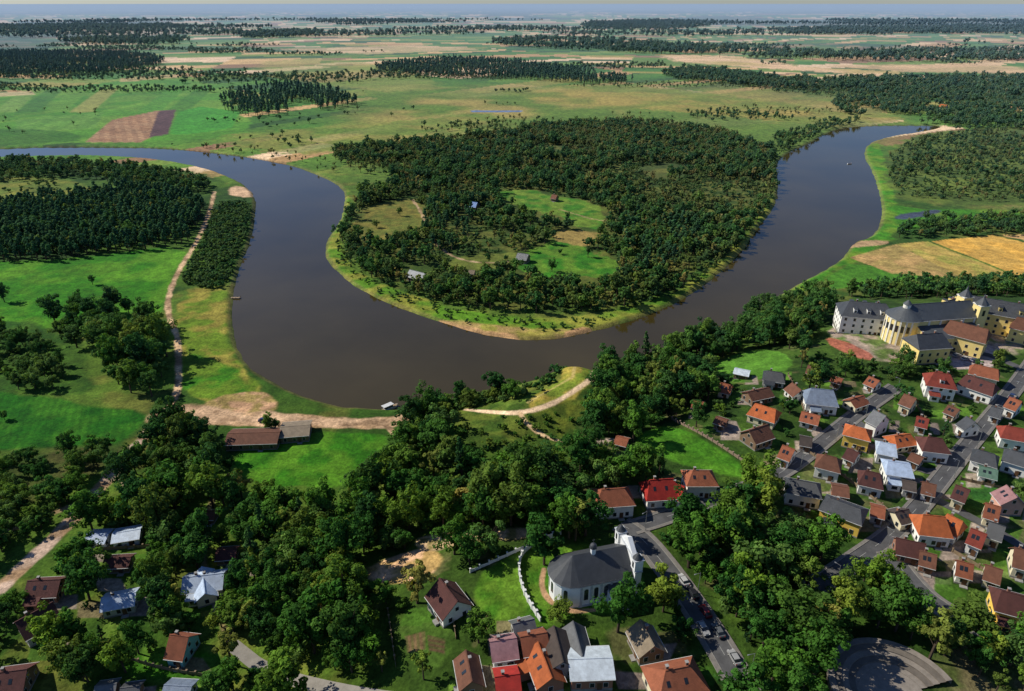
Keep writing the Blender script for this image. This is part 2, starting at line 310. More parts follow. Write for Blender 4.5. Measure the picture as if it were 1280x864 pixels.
# riverside green fringes
paint([(407,318),(432,235),(440,240),(425,290),(425,315),(450,345),(520,372),(600,392),(700,398),(790,388),(870,352),(940,285),(966,240),(975,255),(950,295),(900,345),(830,388),(740,415),(660,427),(560,408),(470,375),(420,340)],(84,134,28),3,4,1,((136,148,54),12))
paint([(560,398),(640,410),(725,412),(735,418),(700,425),(660,427),(600,419),(550,404)],(150,146,66),3,3,.8,((176,150,96),6))
paint([(545,397),(560,400),(600,412),(640,418),(660,425),(600,420),(550,405)],(200,166,112),1.5,2,1)
paint([(708,412),(735,408),(745,413),(700,424)],(200,166,112),1.5,2,1)
paint([(1084,182),(1100,178),(1120,240),(1118,262),(1280,262),(1280,275),(1120,285),(1118,300),(1070,325),(1010,358),(935,405),(920,410),(985,362),(1060,316),(1098,290),(1107,265),(1098,235),(1080,200)],(66,134,26),3,4,1,((106,146,40),14))
paint([(1060,302),(1110,300),(1112,306),(1060,310)],(190,165,120),1,1,.9)
paint([(1110,182),(1180,160),(1400,158),(1400,258),(1130,256),(1108,225)],(98,122,44),6,10,1,((76,102,36),25))
paint([(1118,270),(1150,264),(1172,262),(1180,265),(1150,272),(1120,275)],(70,84,100),2,2,1)
# right fields
paint([(1030,350),(1060,330),(1180,338),(1190,347),(1100,356),(1040,362)],(74,134,34),2,1,1,None,((62,118,28),6,.3),0)
paint([(1062,322),(1120,305),(1200,345),(1190,348),(1115,342)],(186,160,98),1,1,1,((160,148,82),10),((150,140,80),5,.9),0)
paint([(1120,305),(1160,302),(1270,346),(1200,346)],(144,156,64),1,1,1,((174,160,78),10),((190,168,96),5,.9),0)
paint([(1165,302),(1240,294),(1420,335),(1420,350),(1275,346)],(220,180,78),1,1,1,((198,168,80),12),((190,160,70),6,.9),0)
paint([(1250,294),(1420,290),(1420,330)],(200,170,108),1,1,1,None,((140,150,70),9,.9),0)
# far left fields
paint([(-200,140),(60,112),(200,95),(300,110),(280,140),(320,150),(300,170),(200,178),(0,180),(-200,182)],(82,144,40),6,6,1,((106,156,52),60))
paint([(-100,128),(90,118),(180,112),(230,100),(250,112),(120,140),(-100,160)],(72,134,34),4,3,.9,((94,144,46),40),None,0)
for (a_,c_) in [(0,(116,158,68)),(28,(62,116,38)),(62,(98,150,48)),(96,(150,154,80)),(180,(80,146,44)),(214,(68,126,38))]:
    paint([(a_+30,112),(a_+52,111),(a_+20,140),(a_-10,141)],c_,2,1,.75,None,None,0)
paint([(-60,120),(40,114),(44,118),(-60,126)],(206,190,140),2,1,.7,None,None,0);paint([(150,98),(230,92),(232,96),(150,103)],(196,176,120),2,1,.7,None,None,0)
paint([(140,150),(198,138),(220,138),(192,170),(176,178),(106,178)],(156,126,88),2,1,1,((168,142,102),20),((130,104,76),12,.5),0)
paint([(198,139),(220,137),(210,168),(186,172)],(92,74,70),2,1,1,None,None,0)
paint([(222,140),(250,133),(300,140),(290,160),(235,168),(212,168)],(70,150,44),3,2,1,None,None,0)
paint([(20,150),(130,140),(120,160),(20,166)],(98,150,58),3,1,.8,None,((72,130,44),30,.3),0)
paint([(-200,166),(0,160),(100,165),(100,180),(-200,183)],(56,108,30),4,4,.8)
# tan bands
paint([(820,68),(920,70),(1010,84),(1130,90),(1110,95),(960,86),(850,78)],(224,198,146),30,25,1,((184,172,100),120),None,0)
paint([(1020,82),(1200,80),(1280,84),(1280,92),(1140,90)],(206,182,128),25,20,.8,None,None,0)
paint([(340,62),(520,56),(600,62),(460,68)],(206,186,132),40,30,.7,None,None,0)
paint([(40,40),(160,34),(300,38),(160,46)],(212,194,144),80,60,.6,None,None,0)
paint([(600,112),(760,104),(900,118),(1050,140),(1150,150),(1000,155),(860,140),(700,132)],(160,152,72),30,30,.8,((114,136,50),60))
paint([(300,80),(420,70),(560,100),(520,118),(380,105)],(126,148,58),40,30,.6,((156,160,80),90))
paint([(260,170),(380,160),(520,150),(600,140),(640,150),(480,175),(400,195),(300,185)],(100,134,46),14,20,.8,((134,142,62),40))
paint([(588,138),(655,138),(650,140.5),(591,140.5)],(100,130,165),3,2,1,None,None,0)
paint([(790,212),(835,203),(868,214),(825,224)],(174,162,88),4,6,1)
# peninsula floor & clearings
paint([(440,250),(560,190),(760,165),(960,190),(960,240),(920,300),(860,345),(780,380),(680,392),(560,378),(460,340),(430,310)],(56,82,26),10,12,.95,((96,108,42),15))
paint([(440,275),(460,258),(505,248),(532,258),(528,290),(475,304),(440,300)],(124,124,52),6,8,.9,((96,110,42),8))
paint([(618,238),(660,236),(692,244),(730,250),(764,266),(752,286),(722,284),(700,270),(670,266),(635,254)],(62,124,26),3,7,1,((104,138,44),9))
paint([(664,310),(705,298),(728,308),(766,324),(778,340),(735,349),(685,346),(648,336),(656,320)],(54,120,22),3,7,1,((90,134,36),9))
paint([(690,290),(742,287),(750,308),(700,306)],(156,142,76),3,5,.9)
paint([(590,318),(655,314),(645,337),(555,340),(565,326)],(108,126,48),3,5,.9)
track([(516,250),(530,270),(534,292),(560,320),(600,330),(650,326)],2.4,(190,170,130),1,1,.8)
track([(700,262),(760,280),(800,262),(860,262),(930,272)],2.2,(180,166,110),1,1,.7)
# beach, dirt roads
SAND=(210,186,142)
paint([(262,500),(320,488),(345,500),(342,515),(300,520),(265,518)],(190,160,118),2,3,1,((150,140,80),5))
paint([(240,520),(300,512),(400,520),(480,524),(505,518),(512,526),(480,538),(400,535),(300,534),(235,528)],SAND,1.5,2,1,((182,158,114),7))
paint([(290,232),(312,234),(318,246),(300,247),(284,242)],SAND,3,3,1,None)
track([(268,240),(262,265),(248,300),(222,340),(210,370),(210,395),(222,420),(224,460),(222,490),(210,512),(190,530)],3.0,(206,184,138),1,0.7)
track([(210,512),(160,570),(120,615),(100,640),(50,690),(0,735),(-40,770)],5.0,(184,170,144),1,0.8)
track([(120,620),(70,640),(0,668)],2.0,(190,170,130),1,0.7,.8)
track([(222,515),(300,524),(480,530),(510,522)],5.0,SAND,1.5,1)
track([(205,520),(240,512),(270,520)],12,(190,168,128),3,2.5)
track([(480,530),(500,548),(512,560)],2.2,SAND,1,0.7)
# castle mound
paint([(565,512),(600,506),(650,508),(690,480),(722,460),(748,464),(745,490),(722,520),(705,560),(660,585),(610,585),(580,560)],(60,90,26),2,3,1,((92,112,38),7))
paint([(660,503),(690,480),(722,462),(745,466),(735,486),(705,505),(670,514)],(110,136,42),1.5,2,1,((164,156,66),6))
paint([(660,512),(705,505),(720,500),(712,530),(700,548),(672,535)],(106,122,38),2,2,.9,((74,98,28),6))
track([(582,512),(610,515),(650,517),(690,506),(715,490),(745,470)],2.2,(224,206,162),.8,0.4,1,None)
track([(650,517),(660,532),(680,546),(705,553)],1.5,(210,190,140),.8,0.4,1,None)
track([(742,470),(770,480)],1.6,(200,180,130),.8,0.4,.8,None)
track([(660,503),(690,486),(722,468)],1.0,(190,178,110),.8,0.4,.7,None)
paint([(298,562),(335,546),(440,538),(492,543),(480,590),(425,612),(330,606),(292,590)],(50,114,18),2,2,1,((80,134,30),9))
paint([(800,542),(840,530),(900,560),(942,590),(930,600),(860,582),(800,562)],(80,138,32),2,1.5,1,((62,120,24),10))
paint([(462,704),(515,688),(560,690),(555,715),(510,732),(465,727)],(214,184,140),1.5,2.5,1,((170,150,90),4))
paint([(520,668),(600,664),(665,660),(666,670),(600,676),(560,690),(520,684)],(206,184,142),1.5,1.5,.9,((140,135,80),3))
paint([(590,722),(650,692),(665,688),(690,686),(740,680),(800,690),(805,760),(700,772),(690,782),(640,792),(600,790)],(60,110,24),1.5,1,1,((88,130,36),6))
track([(680,712),(676,735),(690,755),(715,765),(745,762)],1.4,(176,150,110),.5,.3)
paint([(490,768),(560,768),(562,832),(500,832)],(74,110,38),1.5,2,.9,((54,84,28),5))
paint([(505,795),(530,790),(532,812),(508,818)],(112,98,66),.6,.5,1,None,((70,100,40),1.4,.2),0)
paint([(535,795),(556,800),(556,818),(536,814)],(96,84,56),.6,.5,1,None,((80,110,46),1.2,1.2),0)
paint([(150,818),(270,808),(285,848),(160,858)],(56,110,22),2,2,1)
paint([(895,452),(940,436),(985,440),(990,462),(930,482),(890,468)],(78,130,38),1.5,2,1)
paint([(1035,405),(1110,400),(1280,400),(1280,450),(1200,455),(1100,452),(1040,440)],(94,122,58),2,2,1,((164,156,134),5))
paint([(1170,425),(1240,425),(1250,462),(1180,462)],(176,170,160),1.5,1,1)
paint([(1030,420),(1060,428),(1095,445),(1085,452),(1040,436)],(170,104,80),1.2,1,.9)
paint([(990,560),(1280,600),(1280,720),(1120,690),(1000,620)],(70,102,38),3,4,.6,((112,118,72),6))
paint([(1190,600),(1260,610),(1250,640),(1190,632)],(52,114,40),1.5,1,.9)
paint([(1170,800),(1290,800),(1290,880),(1160,880)],(116,112,78),2,2,.8,((82,100,48),5))
paint([(1180,700),(1290,690),(1290,760),(1230,745)],(80,108,42),2,2,.8)
track([(270,600),(262,640),(250,700),(275,780),(300,815)],1.6,(150,140,110),1,.6,.6)
track([(140,640),(170,625),(150,600)],1.4,(196,180,150),.6,.4,.9)
# house yards
yr=random.Random(5)
for h in HL:
    mx_,my_=(h[1][0]+h[2][0])/2,max(h[1][1],h[2][1])
    if my_<400 or 'boat' in h[0]: continue
    s_=max(10,(my_-300)*.055)
    for _ in range(3):
        ox,oy=yr.uniform(-1.6,1.6)*s_,yr.uniform(.2,1.7)*s_;w_=yr.uniform(.4,1.0)*s_;hh=yr.uniform(.3,.6)*s_;sk_=yr.uniform(-.4,.4)*s_
        c_=yr.choice([(146,138,124),(84,130,40),(96,134,46),(66,110,30),(122,116,84),(66,108,32),(54,94,28),(164,156,138)])
        paint([(mx_+ox-w_,my_+oy-hh),(mx_+ox+w_,my_+oy-hh+sk_*.4),(mx_+ox+w_+sk_,my_+oy+hh),(mx_+ox-w_+sk_,my_+oy+hh)],c_,.5,.4,.85,None,None,0)
mud=(1-sstep(0,2.2,np.abs(rsd-0.2)))*0.5
C=mixc(C,mud,(120,112,70))
C=mixc(C,1-sstep(-2.0,-0.5,rsd),(64,54,36))
C[:,0]*=1.08;C[:,1]*=.93;C=C*0.92
me=bpy.data.meshes.new('ground')
idx=np.arange(na*nr).reshape(nr,na);nxt=np.roll(idx,-1,axis=1)
q=np.stack([idx[:-1],nxt[:-1],nxt[1:],idx[1:]],-1).reshape(-1,4)[:,::-1]
me.vertices.add(len(gx));me.vertices.foreach_set('co',np.stack([gx,gy,gz],-1).ravel().astype(np.float32))
me.loops.add(q.size);me.loops.foreach_set('vertex_index',q.ravel().astype(np.int32))
me.polygons.add(len(q));me.polygons.foreach_set('loop_start',(np.arange(len(q))*4).astype(np.int32))
me.update(calc_edges=True)
at=me.color_attributes.new('Col','FLOAT_COLOR','POINT')
at.data.foreach_set('color',np.concatenate([C,np.ones((len(C),1))],1).ravel().astype(np.float32))
me.polygons.foreach_set('use_smooth',[True]*len(q))
me.materials.append(ground_mat());go=bpy.data.objects.new('ground',me);sc.collection.objects.link(go)
# ------------------------------------------------------------------ water
m,nt,o=new_mat('river_water');L=nt.links.new
b=N(nt,'ShaderNodeBsdfPrincipled');b.inputs['IOR'].default_value=1.38
g=N(nt,'ShaderNodeNewGeometry')
n=N(nt,'ShaderNodeTexNoise');n.inputs['Scale'].default_value=0.010;n.inputs['Detail'].default_value=5;L(g.outputs['Position'],n.inputs['Vector'])
r=N(nt,'ShaderNodeValToRGB');L(n.outputs['Fac'],r.inputs[0]);r.color_ramp.elements[0].position=.35;r.color_ramp.elements[1].position=.65
r.color_ramp.elements[0].color=(0.040,0.030,0.008,1);r.color_ramp.elements[1].color=(0.064,0.048,0.016,1);L(r.outputs[0],b.inputs['Base Color'])
rr=N(nt,'ShaderNodeMapRange');L(n.outputs['Fac'],rr.inputs['Value']);rr.inputs['From Min'].default_value=.35;rr.inputs['From Max'].default_value=.65;rr.inputs['To Min'].default_value=.02;rr.inputs['To Max'].default_value=.10;L(rr.outputs[0],b.inputs['Roughness'])
n2_=N(nt,'ShaderNodeTexNoise');n2_.inputs['Scale'].default_value=0.9;n2_.inputs['Detail'].default_value=3;L(g.outputs['Position'],n2_.inputs['Vector'])
bp=N(nt,'ShaderNodeBump');bp.inputs['Strength'].default_value=0.07;bp.inputs['Distance'].default_value=0.2;L(n2_.outputs['Fac'],bp.inputs['Height']);L(bp.outputs[0],b.inputs['Normal']);L(b.outputs[0],o.inputs[0])
w=MB();w.face([(-1400,140,-0.6),(900,140,-0.6),(900,1150,-0.6),(-1400,1150,-0.6)],m);w.obj('river_water')
# ------------------------------------------------------------------ trees
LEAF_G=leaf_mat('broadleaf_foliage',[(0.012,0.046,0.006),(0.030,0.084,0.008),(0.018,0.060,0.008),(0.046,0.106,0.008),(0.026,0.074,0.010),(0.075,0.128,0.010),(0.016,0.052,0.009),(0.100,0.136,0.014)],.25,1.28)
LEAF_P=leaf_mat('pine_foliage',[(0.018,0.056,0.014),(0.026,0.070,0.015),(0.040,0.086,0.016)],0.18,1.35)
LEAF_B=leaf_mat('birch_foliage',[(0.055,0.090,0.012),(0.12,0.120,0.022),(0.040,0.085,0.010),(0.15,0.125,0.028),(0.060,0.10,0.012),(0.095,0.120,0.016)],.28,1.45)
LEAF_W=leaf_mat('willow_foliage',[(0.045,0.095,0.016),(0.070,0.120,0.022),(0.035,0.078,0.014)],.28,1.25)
def tree_mesh(name,rg,h,rad,ncl,nlf,ls,leaf,style='round'):
    vs=[];fs=[];ti=[];mi=[]
    def tube(p,q,r0,r1,n=6):
        p=Vector(p);q=Vector(q);d=(q-p).normalized();u=d.orthogonal().normalized();w=d.cross(u);b=len(vs)
        for c,r in((p,r0),(q,r1)):
            for i in range(n):
                a=2*math.pi*i/n;vs.append(tuple(c+u*math.cos(a)*r+w*math.sin(a)*r));ti.append(.5)
        for i in range(n):
            fs.append((b+i,b+(i+1)%n,b+n+(i+1)%n,b+n+i));mi.append(1)
    tr=h*0.022
    tube((0,0,-1.0),(0.1,0,h*0.35),tr*1.3,tr);tube((0.1,0,h*0.35),(0,0.1,h*0.8),tr,tr*.3)
    cl=[]
    if style in('round','shrub'):
        cz=h*(0.6 if style=='round' else 0.45);rz=h*(0.40 if style=='round' else 0.5)
        ph=rg.uniform(0,6.28);ph2=rg.uniform(0,6.28);lx,ly=rg.uniform(-.15,.15,2)*rad;kk=rg.integers(2,5)
        for i in range(ncl):
            d=rg.normal(size=3);d/=np.linalg.norm(d);d[2]=d[2]*0.9+0.12
            f=rg.uniform(0.40,1.0) if i>3 else 0.25
            az=math.atan2(d[1],d[0]);lob=1+0.30*math.sin(kk*az+ph)+.12*math.sin(5*az+ph2)
            top=1+.22*math.sin(2*az+ph2)
            cl.append((d[0]*rad*f*lob+lx*d[2],d[1]*rad*f*lob+ly*d[2],cz+d[2]*rz*f*top,rad*rg.uniform(0.16,0.36)))
    elif style=='pine':
        for i in range(ncl):
            t=rg.uniform(0.42,1.0);R_=rad*(1.08-t)**0.6*rg.uniform(0.3,1);a=rg.uniform(0,6.28)
            cl.append((R_*math.cos(a),R_*math.sin(a),h*t*0.96,rad*rg.uniform(.22,.36)))
    elif style=='cone':
        for i in range(ncl):
            t=rg.uniform(0.08,1.0)**0.8;R_=rad*(1.03-t)*rg.uniform(.5,1);a=rg.uniform(0,6.28)
            cl.append((R_*math.cos(a),R_*math.sin(a),h*t*0.97,rad*.26*(1.25-t)))
    for c in cl[:min(9,len(cl))]:
        if style=='round': tube((0,0,h*rg.uniform(.25,.45)),(c[0]*.8,c[1]*.8,c[2]-.3),tr*.45,tr*.12,4)
    for (cx,cy,cz,cr) in cl:
        base=rg.uniform(0.0,0.95)
        n=nlf
        d=rg.normal(size=(n,3));d/=np.linalg.norm(d,axis=1)[:,None];d[:,2]+=0.25
        pos=np.array([cx,cy,cz])+d*cr*(rg.uniform(0.3,1,size=(n,1))**0.4)*np.array([1,1,.8])
        nn=d*0.9+rg.normal(size=(n,3))*0.38+np.array([0,0,.32]);nn/=np.linalg.norm(nn,axis=1)[:,None]
        t=np.cross(nn,rg.normal(size=(n,3)));t/=np.linalg.norm(t,axis=1)[:,None];b_=np.cross(nn,t)
        sz=ls*rg.uniform(.6,1.25,size=(n,1))
        for k in range(n):
            i=len(vs)
            for (p,q) in ((-1,-.55),(.15,-.8),(1,.1),(.1,.75)):
                vs.append(tuple(pos[k]+t[k]*p*sz[k]+b_[k]*q*sz[k]))
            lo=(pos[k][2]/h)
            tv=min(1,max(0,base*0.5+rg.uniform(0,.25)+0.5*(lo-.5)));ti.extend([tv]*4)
            fs.append((i,i+1,i+2,i+3));mi.append(0)
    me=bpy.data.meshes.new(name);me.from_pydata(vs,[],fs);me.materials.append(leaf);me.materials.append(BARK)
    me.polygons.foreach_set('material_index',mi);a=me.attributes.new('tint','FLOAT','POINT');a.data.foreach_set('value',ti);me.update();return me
rg=np.random.default_rng(11)
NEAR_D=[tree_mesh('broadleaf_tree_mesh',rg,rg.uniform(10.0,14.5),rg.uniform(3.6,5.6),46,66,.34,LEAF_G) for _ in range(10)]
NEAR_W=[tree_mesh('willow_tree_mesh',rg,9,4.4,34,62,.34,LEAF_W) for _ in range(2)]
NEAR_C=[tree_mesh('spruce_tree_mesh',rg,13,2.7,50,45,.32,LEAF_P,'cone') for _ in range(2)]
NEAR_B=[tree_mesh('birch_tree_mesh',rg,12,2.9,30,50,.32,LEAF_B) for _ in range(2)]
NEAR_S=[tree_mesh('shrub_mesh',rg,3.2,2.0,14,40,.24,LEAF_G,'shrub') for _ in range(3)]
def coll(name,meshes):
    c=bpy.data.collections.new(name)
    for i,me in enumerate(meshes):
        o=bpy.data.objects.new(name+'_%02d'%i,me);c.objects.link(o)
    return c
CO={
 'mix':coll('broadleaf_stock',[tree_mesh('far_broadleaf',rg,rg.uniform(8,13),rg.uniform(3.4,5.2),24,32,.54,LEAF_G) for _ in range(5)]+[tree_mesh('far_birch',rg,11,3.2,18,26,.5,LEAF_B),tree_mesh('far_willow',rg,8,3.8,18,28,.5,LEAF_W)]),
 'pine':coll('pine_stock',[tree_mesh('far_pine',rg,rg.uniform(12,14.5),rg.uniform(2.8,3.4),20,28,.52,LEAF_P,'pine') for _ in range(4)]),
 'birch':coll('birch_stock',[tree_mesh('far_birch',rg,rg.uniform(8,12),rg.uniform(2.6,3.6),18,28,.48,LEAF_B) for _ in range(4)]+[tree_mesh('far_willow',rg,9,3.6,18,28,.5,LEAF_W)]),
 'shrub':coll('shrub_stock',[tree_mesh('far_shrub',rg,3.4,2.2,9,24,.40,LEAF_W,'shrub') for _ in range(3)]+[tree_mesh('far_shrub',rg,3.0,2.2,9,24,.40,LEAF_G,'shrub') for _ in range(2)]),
}
def gn_group(c):
    ng=bpy.data.node_groups.new('scatter_'+c.name,'GeometryNodeTree')
    ng.interface.new_socket('Geometry',in_out='INPUT',socket_type='NodeSocketGeometry');ng.interface.new_socket('Geometry',in_out='OUTPUT',socket_type='NodeSocketGeometry')
    n=ng.nodes;L=ng.links.new
    gi=n.new('NodeGroupInput');go_=n.new('NodeGroupOutput');ip=n.new('GeometryNodeInstanceOnPoints');ci=n.new('GeometryNodeCollectionInfo')
    ci.inputs['Collection'].default_value=c;ci.inputs['Separate Children'].default_value=True;ci.inputs['Reset Children'].default_value=True
    def na_(nm,t):
        a=n.new('GeometryNodeInputNamedAttribute');a.data_type=t;a.inputs['Name'].default_value=nm;return a.outputs['Attribute']
    cx=n.new('ShaderNodeCombineXYZ');L(na_('rot','FLOAT'),cx.inputs['Z']);er=n.new('FunctionNodeEulerToRotation');L(cx.outputs[0],er.inputs[0])
    L(gi.outputs[0],ip.inputs['Points']);L(ci.outputs[0],ip.inputs['Instance']);ip.inputs['Pick Instance'].default_value=True
    L(na_('idx','INT'),ip.inputs['Instance Index']);L(er.outputs[0],ip.inputs['Rotation'])
    L(na_('scl','FLOAT'),ip.inputs['Scale']);L(ip.outputs[0],go_.inputs[0]);return ng
NG={k:gn_group(c) for k,c in CO.items()}
TOTAL=0
def scatter(name,kind,x,y,z,scl):
    global TOTAL
    if len(x)==0:return
    me=bpy.data.meshes.new(name);me.vertices.add(len(x));me.vertices.foreach_set('co',np.stack([x,y,z],-1).ravel().astype(np.float32))
    for nm,t,v in(('scl','FLOAT',scl),('rot','FLOAT',RNG.uniform(0,6.28,len(x))),('idx','INT',RNG.integers(0,1000,len(x)).astype(np.int32))):
        a=me.attributes.new(nm,t,'POINT');a.data.foreach_set('value',v)
    ob=bpy.data.objects.new(name,me);sc.collection.objects.link(ob);md=ob.modifiers.new('scatter','NODES');md.node_group=NG[kind];TOTAL+=len(x)
EXC=[];EXL=[];EXP=[]
def jitter(X,Y,sp):
    x0,x1,y0,y1=X.min(),X.max(),Y.min(),Y.max()
    nx=int((x1-x0)/sp)+2;ny=int((y1-y0)/(sp*.87))+2
    if nx*ny>900000: raise Exception('too many')
    I,J=np.meshgrid(np.arange(nx),np.arange(ny));x=(x0+(I+(J%2)*.5)*sp).ravel();y=(y0+J*sp*.87).ravel()
    x=x+RNG.uniform(-.44,.44,x.shape)*sp;y=y+RNG.uniform(-.44,.44,x.shape)*sp
    k=sdf(x,y,X,Y)<0;return x[k],y[k]
def clear(x,y,river=2.5):
    k=np.ones(x.shape,bool)
    for (X,Y) in EXP: k&=sdf(x,y,X,Y)>0
    for (ex,ey,r) in EXC: k&=np.hypot(x-ex,y-ey)>r
    for (X,Y,w) in EXL:
        for i in range(len(X)-1): k&=segd(x,y,X[i],Y[i],X[i+1],Y[i+1])>w
    if river: k&=sdf(x,y,RX,RY)>river
    return k
def region(name,kind,pts,sp,s0,s1,keep=1.0,gap=0.0,sm=1):
    X,Y=poly(smooth_line(pts,sm) if sm else pts);x,y=jitter(X,Y,sp)
    k=(RNG.random(len(x))<keep)
    if gap>0: k&=fbm(x,y,sp*6,int(sp*10),3)>gap
    x=x[k];y=y[k];k=clear(x,y);x=x[k];y=y[k]
    scatter(name,kind,x,y,H(x,y)-.1,RNG.uniform(s0,s1,len(x)))
# ------------------------------------------------------------------ houses
HN=0
ROOF={'maroon':(0.10,0.034,0.028),'brown':(0.17,0.07,0.04),'rust':(0.30,0.095,0.045),'orange':(0.46,0.12,0.035),'red':(0.45,0.03,0.02),'red2':(0.28,0.05,0.03),'grey':(0.14,0.145,0.15),'darkbrown':(0.08,0.06,0.05),
 'dark':(0.055,0.06,0.068),'blue':(0.42,0.52,0.68),'blue2':(0.10,0.22,0.50),'silver':(0.46,0.55,0.68),'white':(0.56,0.63,0.68),'bluegrey':(0.20,0.25,0.33),'tan':(0.28,0.22,0.15),'pink':(0.38,0.20,0.20),'green':(0.14,0.25,0.18),'ltgrey':(0.30,0.31,0.32)}
WALL={'white':(0.80,0.79,0.74),'cream':(0.72,0.64,0.44),'yellow':(0.80,0.54,0.10),'turq':(0.20,0.50,0.47),'brick':(0.30,0.14,0.09),'wood':(0.20,0.13,0.08),'grey':(0.42,0.42,0.40),'pink':(0.62,0.34,0.26),'paleyellow':(0.85,0.66,0.24)}
def roof_parts(mb,x0,x1,W,hw,hr,m,hip,ov=.5,th=.18):
    e=W/2+ov;a0,a1=x0-ov,x1+ov;zl=hw-ov*hr/(W/2)
    i=min(hip*(W/2+ov),(a1-a0)/2-.1)
    E=[(a0,-e,zl),(a1,-e,zl),(a1,e,zl),(a0,e,zl)];Rg=[(a0+i,0,hw+hr),(a1-i,0,hw+hr)]
    up=lambda p:(p[0],p[1],p[2]+th)
    T=[up(p) for p in E];RT=[up(p) for p in Rg]
    mb.face((T[0],T[1],RT[1],RT[0]),m);mb.face((T[2],T[3],RT[0],RT[1]),m)
    if hip>0: mb.face((T[1],T[2],RT[1]),m);mb.face((T[3],T[0],RT[0]),m)
    for a,b in((0,1),(1,2),(2,3),(3,0)):
        if hip>0 or (a,b) in((0,1),(2,3)): mb.face((E[a],E[b],T[b],T[a]),m)
    if hip==0:
        mb.face((E[1],Rg[1],RT[1],T[1]),m);mb.face((Rg[1],E[2],T[2],RT[1]),m);mb.face((E[0],T[0],RT[0],Rg[0]),m);mb.face((Rg[0],RT[0],T[3],E[3]),m)
    mb.face((E[0],Rg[0],Rg[1],E[1]),m);mb.face((E[2],Rg[1],Rg[0],E[3]),m)
    mb.box((Rg[0][0]+Rg[1][0])/2,0,hw+hr+th-.06,abs(Rg[1][0]-Rg[0][0]),.28,.12,m)
    for sg in(-1,1): mb.box((a0+a1)/2,sg*(e+.07),zl+.02,a1-a0,.12,.12,FRAME)
def windows(mb,x0,x1,W,hw,sides=(1,1,1,1),ww=1.0,wh=1.35,st=2.9,pitch=2.8,hr=0,base=.9):
    ns=max(1,int((hw+.3)//st))
    def win(cx,cy,z,ax,sg,ww=ww,wh=wh):
        for (g,mm,dp,ex) in((0,FRAME,.05,.14),(1,GLASS,.08,0)):
            a,b=ww+ex,wh+ex
            if ax=='y': mb.box(cx,cy+sg*(dp-.05),z-(b-wh)/2,a,.1,b,mm)
            else: mb.box(cx+sg*(dp-.05),cy,z-(b-wh)/2,.1,a,b,mm)
    L=x1-x0
    for s_ in range(ns):
        z=base+s_*st
        if z+wh>hw: break
        n=max(1,int(L/pitch))
        for i in range(n):
            x=x0+L*(i+.5)/n
            if sides[0]: win(x,-W/2,z,'y',-1)
            if sides[1]: win(x,W/2,z,'y',1)
        n=max(1,int(W/pitch))
        for i in range(n):
            y=-W/2+W*(i+.5)/n
            if sides[2]: win(x0,y,z,'x',-1)
            if sides[3]: win(x1,y,z,'x',1)
    if hr>2.2:
        if sides[2]: win(x0,0,hw+.3,'x',-1,.9,1.1)
        if sides[3]: win(x1,0,hw+.3,'x',1,.9,1.1)
def gable_walls(mb,x0,x1,W,hw,hr,m,hip,dn=3):
    mb.face([(x0,-W/2,-dn),(x1,-W/2,-dn),(x1,-W/2,hw),(x0,-W/2,hw)],m);mb.face([(x1,W/2,-dn),(x0,W/2,-dn),(x0,W/2,hw),(x1,W/2,hw)],m)
    for x,f in((x0,1),(x1,-1)):
        p=[(x,W/2,-dn),(x,-W/2,-dn),(x,-W/2,hw)]+([(x,0,hw+hr)] if hip==0 else [])+[(x,W/2,hw)]
        mb.face(p if f>0 else p[::-1],m)
